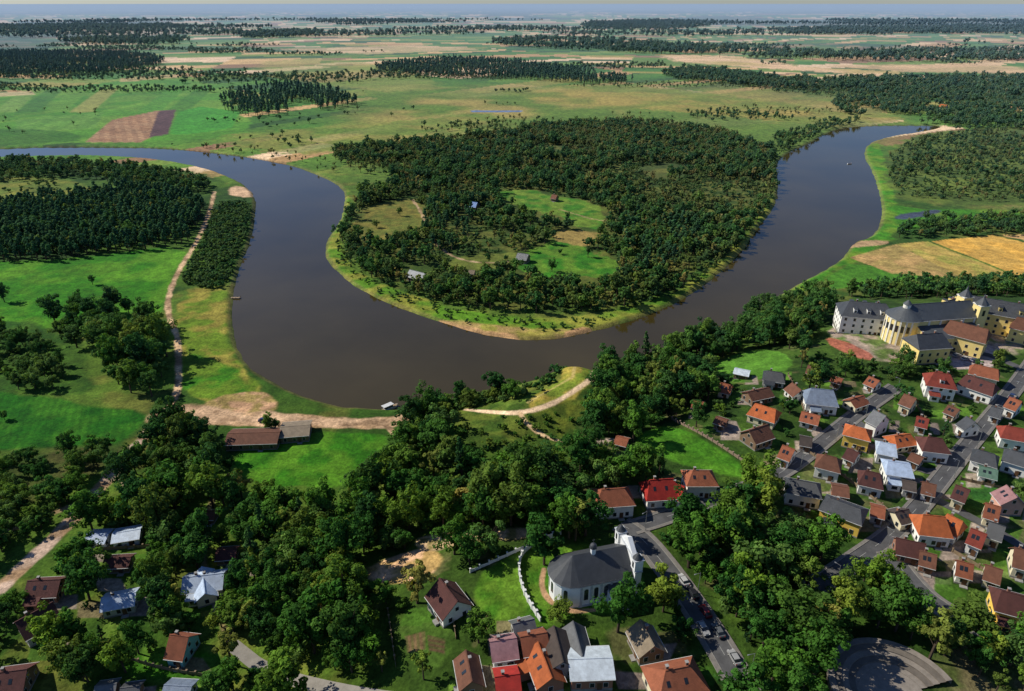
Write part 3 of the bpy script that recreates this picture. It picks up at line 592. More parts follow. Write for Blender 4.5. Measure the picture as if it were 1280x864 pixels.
def house(name,r1,r2,W,hw,hr,roof,wall,hip=0.0,ext=0,chim=1,excl=True,door=True,wins=True,dorm=0,annex=True):
    global HN;HN+=1
    zo=hw+hr+.18
    x1,y1,z1=P1(*r1,zo);x2,y2,z2=P1(*r2,zo);z=(z1+z2)/2
    a,b_=flat(r1[0],r1[1],z+zo);c,d=flat(r2[0],r2[1],z+zo)
    cx,cy=(a+c)/2,(b_+d)/2;ang=math.atan2(d-b_,c-a);Lr=math.hypot(c-a,d-b_)
    L=Lr-1.0 if hip==0 else Lr+2*hip*(W/2+.5)-1.0
    L=max(L,3)+ext
    e=empty(name,(cx,cy,z),ang);x0,x1_=-L/2,L/2
    metal=roof in('blue','silver','white','grey','dark','bluegrey','ltgrey','blue2')
    rc=ROOF[roof];j=random.Random(HN*13).uniform(.82,1.18);rc=tuple(v*j for v in rc)
    rm=mat('roof_'+roof,rc,.5 if metal else .85,0,0.28,.6,ridge=3.2 if metal else 5.0,spec=.4)
    wm=mat('wall_'+wall,WALL[wall],.9,0,.12,.4)
    mb=MB();gable_walls(mb,x0,x1_,W,hw,hr-.05,wm,hip);pl=mat('plinth',(0.25,0.24,0.22));mb.box(0,0,-1,L+.12,W+.12,1.45,pl);mb.obj('walls',e)
    mb=MB();roof_parts(mb,x0,x1_,W,hw,hr,rm,hip);mb.obj('roof',e)
    if wins:
        mb=MB();windows(mb,x0,x1_,W,hw,hr=hr if hip==0 else 0,pitch=max(2.5,min(3.4,L/3)));mb.obj('windows',e)
    if door:
        mb=MB();mb.box(L*.18,-W/2-.1,-.3,1.1,.14,2.4,DOOR);mb.box(L*.18,-W/2-.7,-.4,1.8,1.1,.6,mat('concrete',(0.3,0.29,0.27)));mb.obj('door',e)
    if annex and L>7 and HN%3==0:
        mb=MB();mb.box(-L*.2,-W/2-1.3,-1,3.4,2.6,3.5,wm);mb.obj('porch_walls',e)
        mb=MB();mb.face([(-L*.2-2,-W/2-3,2.55),(-L*.2+2,-W/2-3,2.55),(-L*.2+2,-W/2,3.1),(-L*.2-2,-W/2,3.1)],rm);mb.box(-L*.2,-W/2-2.63,.8,1.6,.08,1.1,GLASS);mb.obj('porch_roof',e)
    if annex and not metal and HN%2==0:
        mb=MB();sl=hr/(W/2);yy=-W*.25;zz=hw+hr+.2-abs(yy)*sl
        for q_ in(-.25,.1):
            x_=L*q_;dy=.5;mb.face([(x_-.4,yy-dy,zz-dy*sl+.04),(x_+.4,yy-dy,zz-dy*sl+.04),(x_+.4,yy+dy,zz+dy*sl+.04),(x_-.4,yy+dy,zz+dy*sl+.04)],GLASS)
        mb.obj('roof_windows',e)
    if chim:
        for k in range(chim):
            mb=MB();xx=L*(-.2+.4*k);mb.box(xx,.5,hw+hr-1.2,.6,.6,2.1,BRICK);mb.box(xx,.5,hw+hr+.9,.76,.76,.14,mat('concrete',(0.3,0.29,0.27)));mb.obj('chimney',e)
    if dorm:
        mb=MB()
        for k in range(dorm):
            xx=x0+L*(k+1)/(dorm+1)
            for sg in(-1,1):
                yy=sg*W*.27;mb.box(xx,yy,hw+.2,1.5,W*.24,hr*.62,wm);mb.box(xx,yy+sg*W*.12+sg*.03,hw+hr*.3,.9,.06,.9,GLASS);mb.box(xx,yy,hw+.2+hr*.62,1.8,W*.28,.15,rm)
        mb.obj('dormers',e)
    if excl:
        dcam=math.hypot(cx,cy);ux,uy=-cx/dcam,-cy/dcam
        n=max(1,int(L/8))
        for k in range(n+1):
            t=-L/2+L*k/n
            px=cx+math.cos(ang)*t*.8;py=cy+math.sin(ang)*t*.8
            EXC.append((px,py,W/2+2.8));EXC.append((px+ux*6.5,py+uy*6.5,4.2))
    return e,L
for h in HL:
    nm,r1,r2,W,hw,hr,rf,wl,hip=h
    if r1[0]>890 and W>=7 and r1[1]>400: W*=.80;hw*=.86;hr*=.86
    small='shed' in nm or nm in('garage','barn','workshop','summer_cottage','forest_cottage')
    house(nm,r1,r2,W,hw,hr,rf,wl,hip,0,0 if small else (2 if W>=9 else 1),dorm=1 if(W>=9.2 and hr>=3.4) else 0,annex=not small)
# ------------------------------------------------------------------ foreground church
def foreground_church():
    hw,hr=7.5,4.6;W=11.5;zo=hw+hr
    x1,y1,z=P1(718,694,zo);a,b_=flat(718,694,z+zo);c,d=flat(780,682,z+zo)
    ang=math.atan2(d-b_,c-a);L=math.hypot(c-a,d-b_)+1;cx,cy=(a+c)/2,(b_+d)/2
    e=empty('church',(cx,cy,z),ang);x0,x1=-L/2,L/2
    wm=mat('church_plaster',(0.78,0.79,0.78),.9,0,.08,.4);rm=mat('church_roof',(0.06,0.065,0.072),.5,0,.2,.5,ridge=2.2);gr=mat('church_trim',(0.46,0.48,0.50),.9)
    mb=MB();gable_walls(mb,x0,x1,W,hw,hr-.1,wm,0);
    n=8
    mb.cyl(x0,0,-3,W/2-.01,W/2-.01,hw+3,wm,n,math.pi/2,3*math.pi/2,False)
    for k in range(6):
        xx=x0+.6+(L-1.2)*k/5
        for sg in(-1,1): mb.box(xx,sg*(W/2+.12),-.5,.55,.28,hw+.3,gr)
    mb.box(0,-W/2-.1,-.5,L,.2,1.1,gr);mb.box(0,-W/2-.14,hw-.5,L,.22,.4,gr);mb.obj('nave_walls',e)
    mb=MB();ov=.5;e_=W/2+ov;zl=hw-.3;zr=hw+hr
    for sg in(-1,1):
        mb.face([(x0,sg*e_,zl),(x1,sg*e_,zl),(x1,0,zr),(x0,0,zr)],rm);mb.face([(x0,sg*e_,zl-.25),(x1,sg*e_,zl-.25),(x1,sg*e_,zl),(x0,sg*e_,zl)],gr)
    mb.cyl(x0,0,zl,e_,0,hr+.3,rm,n,math.pi/2,3*math.pi/2)
    mb.cyl(x0,0,zl-.25,e_,e_,.25,gr,n,math.pi/2,3*math.pi/2,False);mb.obj('roof',e)
    mb=MB()
    def arch(cx_,cy_,z0,w_,h_,ax,ang_=0):
        pts=[(-w_/2,z0),(w_/2,z0)]+[(w_/2*math.cos(t),z0+h_-w_/2+w_/2*math.sin(t)) for t in np.linspace(0,math.pi,9)]
        nx,ny=math.cos(ang_),math.sin(ang_);tx,ty=-ny,nx
        mb.face([(cx_+tx*p*1.25+nx*.05,cy_+ty*p*1.25+ny*.05,q) for p,q in [(p,q if q==z0 else q+.12) for p,q in pts]],FRAME)
        mb.face([(cx_+tx*p+nx*.09,cy_+ty*p+ny*.09,q) for p,q in pts],GLASS)
    for k in range(5):
        xx=x0+.6+(L-1.2)*(k+.5)/5
        for sg in(-1,1): arch(xx,sg*(W/2),2.2,1.1,3.6,'y',sg*math.pi/2)
    for t in(math.pi*.69,math.pi*.94,math.pi*1.06,math.pi*1.31): arch(x0+(W/2-.06)*math.cos(t)*.98,(W/2-.06)*math.sin(t)*.98,2.2,1.0,3.4,'x',t)
    mb.obj('arched_windows',e)
    mb=MB()
    fx=x1+.9;mb.box(fx,0,-3,1.8,W+1.6,hw+4.2,wm);mb.box(fx,0,hw+1.2,2.1,W+2,.35,gr)
    mb.box(fx,0,hw+1.55,1.5,W*.62,2.8,wm);mb.box(fx,0,hw+4.35,1.8,W*.66,.3,gr)
    mb.face([(fx-.6,-W*.3,hw+4.65),(fx-.6,W*.3,hw+4.65),(fx-.6,0,hw+7.2)],wm);mb.face([(fx+.6,-W*.3,hw+4.65),(fx+.6,W*.3,hw+4.65),(fx+.6,0,hw+7.2)],wm)
    mb.face([(fx-.6,-W*.3,hw+4.65),(fx-.6,0,hw+7.2),(fx+.6,0,hw+7.2),(fx+.6,-W*.3,hw+4.65)],wm);mb.face([(fx-.6,W*.3,hw+4.65),(fx-.6,0,hw+7.2),(fx+.6,0,hw+7.2),(fx+.6,W*.3,hw+4.65)],wm)
    for sg in(-1,1):
        mb.box(fx,sg*(W/2-.4),hw+1.55,2.2,2.2,3.2,wm);mb.box(fx,sg*(W/2-.4),hw+4.75,2.6,2.6,.25,gr);mb.cyl(fx,sg*(W/2-.4),hw+5,1.3,.3,1.4,rm,12);mb.cyl(fx,sg*(W/2-.4),hw+6.4,.06,.04,1.2,rm,6)
        mb.box(fx-1.14,sg*(W/2-.4),hw+2.2,.08,.8,1.8,GLASS);mb.box(fx+1.14,sg*(W/2-.4),hw+2.2,.08,.8,1.8,GLASS)
    mb.box(fx+.95,0,-.5,.12,1.8,3.4,DOOR);mb.obj('facade',e)
    mb=MB();tx=-L*.12;mb.cyl(tx,0,zr-.8,.75,.75,2.2,wm,8);mb.cyl(tx,0,zr+1.4,1.0,.9,.3,rm,12);
    for k in range(5):
        t0,t1=k/5*math.pi/2,(k+1)/5*math.pi/2;mb.cyl(tx,0,zr+1.7+math.sin(t0)*1.0,.9*math.cos(t0)+.02,.9*math.cos(t1)+.02,(math.sin(t1)-math.sin(t0)),rm,12)
    mb.cyl(tx,0,zr+2.7,.07,.04,1.5,rm,6);mb.box(tx,0,zr+3.7,.7,.1,.1,rm);mb.obj('ridge_turret',e)
    mb=MB();mb.box(L*.22,-W/2-2,-3,5.5,4,7,wm);mb.face([(L*.22-3,-W/2-4.3,4.1),(L*.22+3,-W/2-4.3,4.1),(L*.22+3,-W/2,6),(L*.22-3,-W/2,6)],rm);mb.box(L*.22,-W/2-4.04,1.2,1.2,.1,1.6,GLASS);mb.obj('sacristy',e)
    for k in range(7):
        t=-L/2-6+(L+10)*k/6;px=cx+math.cos(ang)*t;py=cy+math.sin(ang)*t;EXC.append((px,py,9));EXC.append((px-cx/cy*8,py-8,7))
foreground_church()
# ------------------------------------------------------------------ cathedral & seminary
def cathedral():
    x,y,z=P1(1125,442)
    a,b_=flat(1137,381,z+17);c,d=flat(1212,376,z+17)
    ang=math.atan2(d-b_,c-a);L=math.hypot(c-a,d-b_)
    e=empty('cathedral',((a+c)/2,(b_+d)/2,z),ang);ym=mat('cathedral_plaster',(0.85,0.68,0.28),.9,0,.07,.3);wh=mat('cathedral_trim',(0.78,0.75,0.66),.9);rm=mat('cathedral_roof',(0.08,0.09,0.10),.5,0,.2,.4,ridge=2)
    x0,x1=-L/2,L/2;W=13;hw=12;hr=5
    mb=MB();gable_walls(mb,x0,x1,W,hw,hr-.05,ym,0)
    for k in range(6):
        for sg in(-1,1): mb.box(x0+1+(L-2)*k/5,sg*(W/2+.12),-1,.8,.3,hw+.7,wh)
    mb.obj('nave_walls',e)
    mb=MB();roof_parts(mb,x0,x1,W,hw,hr,rm,0);mb.obj('nave_roof',e)
    mb=MB();mb.cyl(x0-1,0,-4,7.2,7.2,16,ym,28);mb.cyl(x0-1,0,11.6,7.6,7.6,.5,wh,28)
    for k in range(10):
        t=math.pi*.55+math.pi*.9*k/9;mb.box(x0-1+7.3*math.cos(t),7.3*math.sin(t),-1,.3,.7,12.6,wh,t)
        t2=t+math.pi*.05
        if k<9: mb.box(x0-1+7.2*math.cos(t2),7.2*math.sin(t2),6.2,.12,1.1,3.0,GLASS,t2)
    mb.obj('round_choir',e)
    mb=MB();mb.cyl(x0-1,0,12.1,7.9,2.0,3.6,rm,28);mb.cyl(x0-1,0,15.7,1.6,1.6,1.8,wh,12);mb.cyl(x0-1,0,17.5,1.9,.2,1.8,rm,12);mb.cyl(x0-1,0,19.3,.08,.05,1.8,rm,6);mb.box(x0-1,0,20.4,.9,.1,.1,rm);mb.obj('choir_roof_lantern',e)
    mb=MB();windows(mb,x0,x1,W,9,(1,1,0,0),1.3,3.2,9,4.5,base=5);mb.obj('windows',e)
    mb=MB();mb.box(0,-W/2-4,-4,L*.9,8,10.5,ym);mb.box(0,-W/2-4.0,6.3,L*.9+.3,8.3,.4,wh);mb.obj('aisle_walls',e)
    mb=MB();mb.face([(-L*.47,-W/2-8.5,6.75),(L*.47,-W/2-8.5,6.75),(L*.47,-W/2,9.5),(-L*.47,-W/2,9.5)],rm);mb.face([(-L*.47,-W/2-8.5,6.72),(-L*.47,-W/2,9.47),(-L*.47,-W/2,6.72)],ym);mb.obj('aisle_roof',e)
    mb=MB()
    for k in range(6): mb.box(-L*.4+L*.8*k/5,-W/2-8.05,2,1.1,.14,2.4,GLASS)
    mb.obj('aisle_windows',e)
    mb=MB()
    for sg in(-1,1):
        mb.box(x1+2,sg*5,-4,4.5,4.5,21,ym);mb.box(x1+2,sg*5,17,5,5,.4,wh);mb.cyl(x1+2,sg*5,17.4,2.9,.4,3,rm,8);mb.cyl(x1+2,sg*5,20.4,.5,0.001,2,rm,8)
        mb.box(x1+2-2.3,sg*5,12.5,.1,1.2,2.6,GLASS);mb.box(x1+2,sg*7.3,12.5,1.2,.1,2.6,GLASS)
    mb.obj('front_towers',e)
cathedral()
BH=[('seminary_building',(1062,376),(1108,380),15,9,4.5,'dark','white',.5),('monastery_wing',(1146,418),(1178,416),11,7.5,4,'dark','paleyellow',.3),('monastery_wing',(1188,400),(1236,412),11,8,4,'brown','paleyellow',.2),
('seminary_building',(1208,368),(1300,384),13,10,4.5,'dark','paleyellow',.3),('seminary_building',(1184,376),(1214,368),11,9,4,'dark','paleyellow',.2),('monastery_wing',(1272,396),(1310,404),10,7,3.6,'brown','paleyellow',.3)]
for h in BH: house(h[0],h[1],h[2],h[3],h[4],h[5],h[6],h[7],h[8],0,2,door=True,dorm=3 if h[0]=='seminary_building' else 0,annex=False)
# ------------------------------------------------------------------ streets
ASPH=mat('asphalt',(0.085,0.085,0.088),.9,0,.35,.25);PAVE=mat('paving_slabs',(0.18,0.165,0.15),.9,0,.25,.9);KERB=mat('kerb_stone',(0.24,0.23,0.21),.9);PAINT=mat('road_paint',(0.40,0.40,0.37),.7)
def resample(X,Y,st):
    D=np.concatenate([[0],np.cumsum(np.hypot(np.diff(X),np.diff(Y)))]);n=max(2,int(D[-1]/st));t=np.linspace(0,D[-1],n)
    return np.interp(t,D,X),np.interp(t,D,Y)
def street(pts,w,name='road',side=1.0,mark=True,mt=None,lift=.0,ex=.9):
    X,Y=poly(smooth_line(pts,2,False));X,Y=resample(X,Y,1.5);tx=np.gradient(X);ty=np.gradient(Y);l=np.hypot(tx,ty);nx,ny=-ty/l,tx/l
    EXL.append((X[::3],Y[::3],w/2+side+ex))
    def strip(mb,o0,o1,z0,m,i0=0,i1=None,z1=None):
        z1=z0 if z1 is None else z1
        i1=len(X)-1 if i1 is None else i1
        ax,ay=X+nx*o0,Y+ny*o0;bx,by=X+nx*o1,Y+ny*o1;az=H(ax,ay)+z0;bz=H(bx,by)+z1
        for i in range(i0,i1): mb.face([(ax[i],ay[i],az[i]),(bx[i],by[i],bz[i]),(bx[i+1],by[i+1],bz[i+1]),(ax[i+1],ay[i+1],az[i+1])],m)
    mb=MB()
    for k in range(4): strip(mb,-w/2+w*k/4,-w/2+w*(k+1)/4,.14+lift,mt or ASPH)
    mb.obj(name)
    if side>0:
        mb=MB()
        for sg in(-1,1):
            strip(mb,sg*w/2,sg*w/2,.13+lift,KERB,z1=.27+lift);strip(mb,sg*w/2,sg*(w/2+.16),.27+lift,KERB);strip(mb,sg*(w/2+.16),sg*(w/2+side),.262+lift,PAVE);strip(mb,sg*(w/2+side),sg*(w/2+side+.01),.262+lift,KERB,z1=-.3)
        mb.obj('pavement')
    if mark:
        mb=MB()
        for i in range(0,len(X)-3,5): strip(mb,-.05,.05,.15+lift,PAINT,i,i+2)
        mb.obj('road_marking')
    return X,Y,nx,ny
R1=street([(776,655),(802,672),(832,708),(870,762),(902,812),(940,880)],5.2,lift=0,side=1.3)
R2=street([(1120,484),(1065,522),(1020,560),(965,600),(900,622),(830,648),(790,660)],4.4,lift=.02)
R3=street([(1300,440),(1265,490),(1232,530),(1195,575),(1160,620),(1120,665),(1070,700),(1010,740)],4.4,lift=.04)
R4=street([(1300,808),(1240,790),(1190,770),(1150,742),(1110,690)],5.0,lift=.06)
R5=street([(1065,522),(1110,560),(1150,590),(1180,590)],3.4,side=0,mark=False,lift=.03)
R6=street([(290,806),(335,842),(440,868),(540,880)],3.6,'lane',0,False,mat('gravel_lane',(0.26,0.24,0.21),.95,0,.2,.5),ex=1)
R7=street([(1180,440),(1230,440),(1285,465)],4.0,side=0,mark=False,lift=.05)
R8=street([(1160,620),(1200,640),(1260,672),(1300,700)],3.4,side=0,mark=False,lift=.03)
def amphitheatre():
    x,y,z=P1(1118,868);e=empty('amphitheatre',(x,y,z+.3),math.radians(20));st=mat('terrace_stone',(0.15,0.13,0.11),.9,0,.25,.6);st2=mat('terrace_stone_light',(0.24,0.21,0.18),.9,0,.25,.6)
    mb=MB();mb.cyl(0,0,-2,6.5,6.5,2.05,st2,40);mb.obj('stage',e)
    mb=MB()
    for k in range(5):
        r0=6.5+k*1.5;r1=r0+1.5;z0=.1+.28*k;n=36
        for i in range(n):
            a0=math.radians(-10)+math.radians(200)*i/n;a1=math.radians(-10)+math.radians(200)*(i+1)/n
            q=lambda r,a,zz:(r*math.cos(a),r*math.sin(a),zz)
            m_=st if k%2 else st2
            mb.face([q(r0,a0,z0),q(r1,a0,z0),q(r1,a1,z0),q(r0,a1,z0)],m_);mb.face([q(r0,a0,z0-.28-(.3 if k==0 else 0)),q(r0,a1,z0-.28-(.3 if k==0 else 0)),q(r0,a1,z0),q(r0,a0,z0)],st)
            if k==4: mb.face([q(r1,a0,-2),q(r1,a1,-2),q(r1,a1,z0),q(r1,a0,z0)],st2)
    mb.obj('terraces',e);EXC.append((x,y,15))
amphitheatre()
def wall(name,pts,h,th,m,post=0,pm=None):
    X,Y=poly(smooth_line(pts,2,False));X,Y=resample(X,Y,2.2);Z=H(X,Y);mb=MB()
    for i in range(len(X)-1):
        a=math.atan2(Y[i+1]-Y[i],X[i+1]-X[i]);l=math.hypot(Y[i+1]-Y[i],X[i+1]-X[i]);zz=min(Z[i],Z[i+1])
        mb.box((X[i]+X[i+1])/2,(Y[i]+Y[i+1])/2,zz-.5,l-.3,th,h+.5,m,a)
        mb.box((X[i]),(Y[i]),zz-.5,th+.25,th+.25,h+.8,pm or m,a);mb.box(X[i],Y[i],zz+h+.3,th+.4,th+.4,.1,pm or m,a)
    mb.obj(name);EXL.append((X,Y,1.8))
WP=mat('whitewashed_wall',(0.66,0.66,0.64),.9,0,.12,.6)
wall('churchyard_wall',[(700,668),(655,686),(647,712),(655,745),(676,778)],1.5,.3,WP)
wall('picket_fence',[(588,716),(620,702),(655,686)],1.2,.08,WP)
wall('garden_wall',[(840,525),(880,545),(918,570),(950,592)],1.0,.15,mat('brick_wall',(0.28,0.2,0.15)))
WF=mat('wood_fence',(0.22,0.16,0.10))
for p_ in [[(130,812),(200,838),(290,850)],[(1010,566),(1060,600),(1110,640)],[(485,765),(495,835)],[(565,765),(570,800)],[(985,470),(1000,500),(1010,530)],[(1140,500),(1160,530)],[(1075,560),(1060,590)],[(95,690),(190,684)],[(1200,600),(1255,612)],[(1190,690),(1240,720)]]:
    wall('garden_fence',p_,1.1,.07,WF)
# ------------------------------------------------------------------ cars
def car_mesh(col,i):
    mb=MB();pm=mat('car_paint_%d'%i,col,.3,.1,.03,1,spec=.6)
    body=[(-2.1,.35),(-2.12,.8),(-1.95,.98),(-1.5,1.0),(1.25,.98),(2.0,.84),(2.15,.6),(2.1,.32)]
    w=.86
    for sg in(-1,1): mb.face([(x,sg*w,z) for x,z in body],pm)
    for k in range(len(body)):
        a,b=body[k],body[(k+1)%len(body)];mb.face([(a[0],-w,a[1]),(b[0],-w,b[1]),(b[0],w,b[1]),(a[0],w,a[1])],pm)
    cab=[(-1.75,.985),(-1.2,1.42),(.45,1.44),(1.1,.975)];wt=.68
    cw=[.8,wt,wt,.8]
    for sg in(-1,1): mb.face([(cab[k][0],sg*cw[k],cab[k][1]) for k in range(4)],GLASS)
    mb.face([(cab[0][0],-.8,cab[0][1]),(cab[0][0],.8,cab[0][1]),(cab[1][0],wt,cab[1][1]),(cab[1][0],-wt,cab[1][1])],GLASS)
    mb.face([(cab[3][0],-.8,cab[3][1]),(cab[3][0],.8,cab[3][1]),(cab[2][0],wt,cab[2][1]),(cab[2][0],-wt,cab[2][1])],GLASS)
    mb.box(-.38,0,1.42,1.75,1.4,.07,pm,0,.92)
    for x in(-1.3,1.3):
        for sg in(-1,1):
            n=12;y0=sg*.72;y1=sg*.89;p=[(x+.33*math.cos(2*math.pi*k/n),.33+.33*math.sin(2*math.pi*k/n)) for k in range(n)]
            mb.face([(a,y1,b) for a,b in p],TYRE)
            for k in range(n): a,b=p[k],p[(k+1)%n];mb.face([(a[0],y0,a[1]),(b[0],y0,b[1]),(b[0],y1,b[1]),(a[0],y1,a[1])],TYRE)
            mb.face([(x+.18*math.cos(2*math.pi*k/n),y1+sg*.01,.33+.18*math.sin(2*math.pi*k/n)) for k in range(n)],FRAME)
    lm=mat('headlamp',(0.7,0.7,0.68),.2);rl=mat('tail_lamp',(0.3,0.01,0.01),.3)
    for sg in(-1,1): mb.box(2.1,sg*.6,.62,.12,.34,.15,lm);mb.box(-2.11,sg*.62,.72,.08,.3,.16,rl)
    o=mb.obj('car_tmp');me=o.data;bpy.data.objects.remove(o);return me
CARS=[car_mesh(c,i) for i,c in enumerate([(0.35,0.35,0.35),(0.02,0.02,0.025),(0.5,0.5,0.5),(0.2,0.02,0.02),(0.03,0.05,0.12),(0.12,0.13,0.14),(0.05,0.05,0.055)])]
def put_car(x,y,a,lift=.16):
    o=bpy.data.objects.new('parked_car',random.choice(CARS));o.location=(x,y,float(H(x,y))+lift);o.rotation_euler=(0,0,a);sc.collection.objects.link(o)
def cars_along(R_,w,fr,sg=1,lift=.16):
    X,Y,nx,ny=R_
    for f in fr:
        i=int(f*(len(X)-2));off=sg*(w/2-1.0);a=math.atan2(Y[i+1]-Y[i],X[i+1]-X[i]);put_car(X[i]+nx[i]*off,Y[i]+ny[i]*off,a+(math.pi if sg>0 else 0),lift)
cars_along(R1,5.2,[.45,.53,.64,.74,.87],1);cars_along(R1,5.2,[.70],-1)
cars_along(R2,4.4,[.3],1,.18);cars_along(R3,4.4,[.27],1,.2)
for (px,py,a) in [(1195,446,.3),(1206,450,.3),(1218,452,.3),(205,525,.5),(330,527,.1)]:
    x,y,z=P1(px,py);put_car(x,y,a,.1)
def lamp_mesh():
    mb=MB();g_=mat('galvanised_steel',(0.35,0.36,0.37),.5,.6);mb.cyl(0,0,-.3,.1,.06,7.3,g_,8);mb.box(.7,0,6.9,1.5,.07,.07,g_);mb.box(1.5,0,6.84,.6,.24,.12,g_,0,.8);o=mb.obj('l');me=o.data;bpy.data.objects.remove(o);return me
LM=lamp_mesh()
for R_,w in((R1,5.2),(R2,4.4),(R3,4.4)):
    X,Y,nx,ny=R_
    for i in range(4,len(X)-2,16):
        x=X[i]+nx[i]*(w/2+.5);y=Y[i]+ny[i]*(w/2+.5);o=bpy.data.objects.new('street_lamp',LM);o.location=(x,y,float(H(x,y))+.2);o.rotation_euler=(0,0,math.atan2(-ny[i],-nx[i]));sc.collection.objects.link(o)
def boat(name,px,py,L,W,a,cabin=True):
    x,y=flat(px,py,-.5);e=empty(name,(float(x),float(y),-.6),a);hm=mat('hull_paint',(0.6,0.62,0.64),.4);dk=mat('deck_wood',(0.28,0.2,0.12));rf=mat('canopy',(0.6,0.6,0.58),.6)
    mb=MB();S=[(-.5,.75,0),(-.2,1,0),(.2,.95,.02),(.4,.6,.12),(.5,.05,.3)];pr=None
    for s_,ww,rz in S:
        ring=[(s_*L,-ww*W/2,.9+rz),(s_*L,-ww*W/2*.75,-.3),(s_*L,ww*W/2*.75,-.3),(s_*L,ww*W/2,.9+rz)]
        if pr:
            for k in range(3): mb.face([pr[k],pr[k+1],ring[k+1],ring[k]],hm)
            mb.face([(pr[0][0],pr[0][1]*.92,pr[0][2]-.2),(pr[3][0],pr[3][1]*.92,pr[3][2]-.2),(ring[3][0],ring[3][1]*.92,ring[3][2]-.2),(ring[0][0],ring[0][1]*.92,ring[0][2]-.2)],dk)
        else: mb.face(ring,hm)
        pr=ring
    mb.obj('hull',e)
    if cabin:
        mb=MB();mb.box(-.08*L,0,.7,L*.45,W*.7,1.5,hm,0,.95);mb.box(-.08*L,0,1.2,L*.47,W*.72,.6,GLASS,0,.97);mb.box(-.1*L,0,2.2,L*.6,W*.85,.12,rf);mb.obj('cabin',e)
boat('river_boat',487,511,8,2.8,.75);boat('rowing_boat',466,516,4.5,1.5,.2,False);boat('rowing_boat',1062,205,5,1.7,.2,False)
mb=MB()
x,y=flat(289,372,0);mb.box(float(x)+2,float(y),-.3,6,1.8,.3,mat('jetty_wood',(0.3,0.22,0.14)))
for k in range(4): mb.cyl(float(x)-1+k*2.0,float(y)-1,-3,.12,.12,3.6,BARK,6);mb.cyl(float(x)-1+k*2.0,float(y)+1,-3,.12,.12,3.6,BARK,6)
mb.obj('jetty')
# ------------------------------------------------------------------ vegetation
def ex(pts): EXP.append(poly(pts))
for q_ in [[(298,560),(335,546),(440,538),(495,543),(484,605),(425,632),(330,626),(286,600)],[(560,520),(600,506),(650,508),(690,478),(722,458),(752,462),(752,492),(732,530),(722,575),(680,592),(620,592),(575,575)],
 [(800,540),(840,530),(900,560),(942,590),(930,606),(860,602),(795,580)],[(455,704),(515,688),(560,688),(562,735),(510,755),(460,745)],[(520,668),(600,664),(665,660),(668,684),(600,692),(520,690)],
 [(588,722),(650,690),(700,672),(740,680),(800,672),(812,765),(700,790),(690,800),(600,800)],[(490,768),(560,768),(575,840),(500,845)],[(160,822),(262,812),(275,850),(170,862)],
 [(1035,405),(1110,400),(1280,385),(1280,452),(1200,462),(1100,456),(1040,448)],[(610,800),(775,790),(780,880),(610,880)],[(895,452),(940,436),(985,440),(990,466),(930,490),(885,476)],[(270,522),(400,522),(400,570),(272,575)],
 [(618,238),(660,236),(692,244),(730,250),(764,266),(756,294),(722,292),(700,280),(670,276),(632,262)],[(664,310),(705,298),(728,308),(766,324),(782,346),(735,358),(685,354),(645,344),(652,320)],[(790,212),(835,202),(870,214),(825,230)],[(565,325),(600,318),(652,314),(645,342),(560,345)],[(690,288),(745,285),(752,308),(700,308)],
 [(505,330),(545,332),(548,358),(505,352)],
 [(230,500),(512,512),(512,545),(230,540)],[(440,275),(460,258),(505,248),(532,258),(528,294),(475,308),(440,302)],[(1190,600),(1260,610),(1250,640),(1190,632)],[(225,365),(282,360),(285,420),(320,480),(235,500),(222,430)]]: ex(q_)
def exl(pts,w): X,Y=poly(smooth_line(pts,2,False));EXL.append((X,Y,w))
exl([(268,240),(262,265),(248,300),(222,340),(210,370),(210,395),(222,420),(224,460),(222,490),(210,512),(160,570),(120,615),(100,640),(50,690),(0,735),(-40,770)],4.6)
exl([(150,590),(110,635),(60,690),(5,740)],6.0)
exl([(700,262),(760,280),(800,262),(860,262),(930,272)],4.0)
def put(me,name,x,y,s_,zz=None):
    o=bpy.data.objects.new(name,me);o.location=(x,y,(float(zz)) -.15);o.rotation_euler=(random.uniform(-.06,.06),random.uniform(-.06,.06),random.uniform(0,6.28));k=random.uniform(.85,1.25);o.scale=(s_,s_*random.uniform(.85,1.15),s_*k);sc.collection.objects.link(o)
def near(pts,sp,s0,s1,keep=1.0,kinds=(('d',.80),('c',.05),('b',.06),('w',.09)),river=2.5):
    global TOTAL
    X,Y=poly(smooth_line(pts,1));x,y=jitter(X,Y,sp);k=RNG.random(len(x))<keep;x=x[k];y=y[k]
    k=clear(x,y,river);x=x[k];y=y[k];z=H(x,y);cl=fbm(x,y,22,77,2)
    for i in range(len(x)):
        r_=random.random();a=0
        for kk,p in kinds:
            a+=p
            if r_<a: break
        mm,nm={'d':(NEAR_D,'broadleaf_tree'),'c':(NEAR_C,'spruce_tree'),'b':(NEAR_B,'birch_tree'),'w':(NEAR_W,'willow_tree'),'s':(NEAR_S,'garden_shrub')}[kk]
        s_=(s0+(s1-s0)*random.random()**1.3)*(0.75+.55*cl[i]);put(random.choice(mm),nm,x[i],y[i],s_,z[i])
    TOTAL+=len(x)
TOWN=[(890,455),(1000,440),(1100,455),(1300,455),(1300,690),(1180,720),(1100,700),(1040,665),(960,620),(900,560)]
near([(150,590),(190,545),(270,528),(285,600),(420,618),(490,592),(470,545),(512,522),(580,500),(640,495),(700,520),(745,500),(790,520),(830,520),(880,560),(900,600),(760,602),(700,660),(560,660),(480,700),(480,900),(40,900),(60,760),(75,700),(110,640)],5.6,.45,1.2,.98)
near([(560,655),(700,655),(760,600),(900,610),(1000,640),(1100,700),(1200,760),(1290,800),(1290,900),(480,900),(480,700)],6.0,.5,1.3,.98)
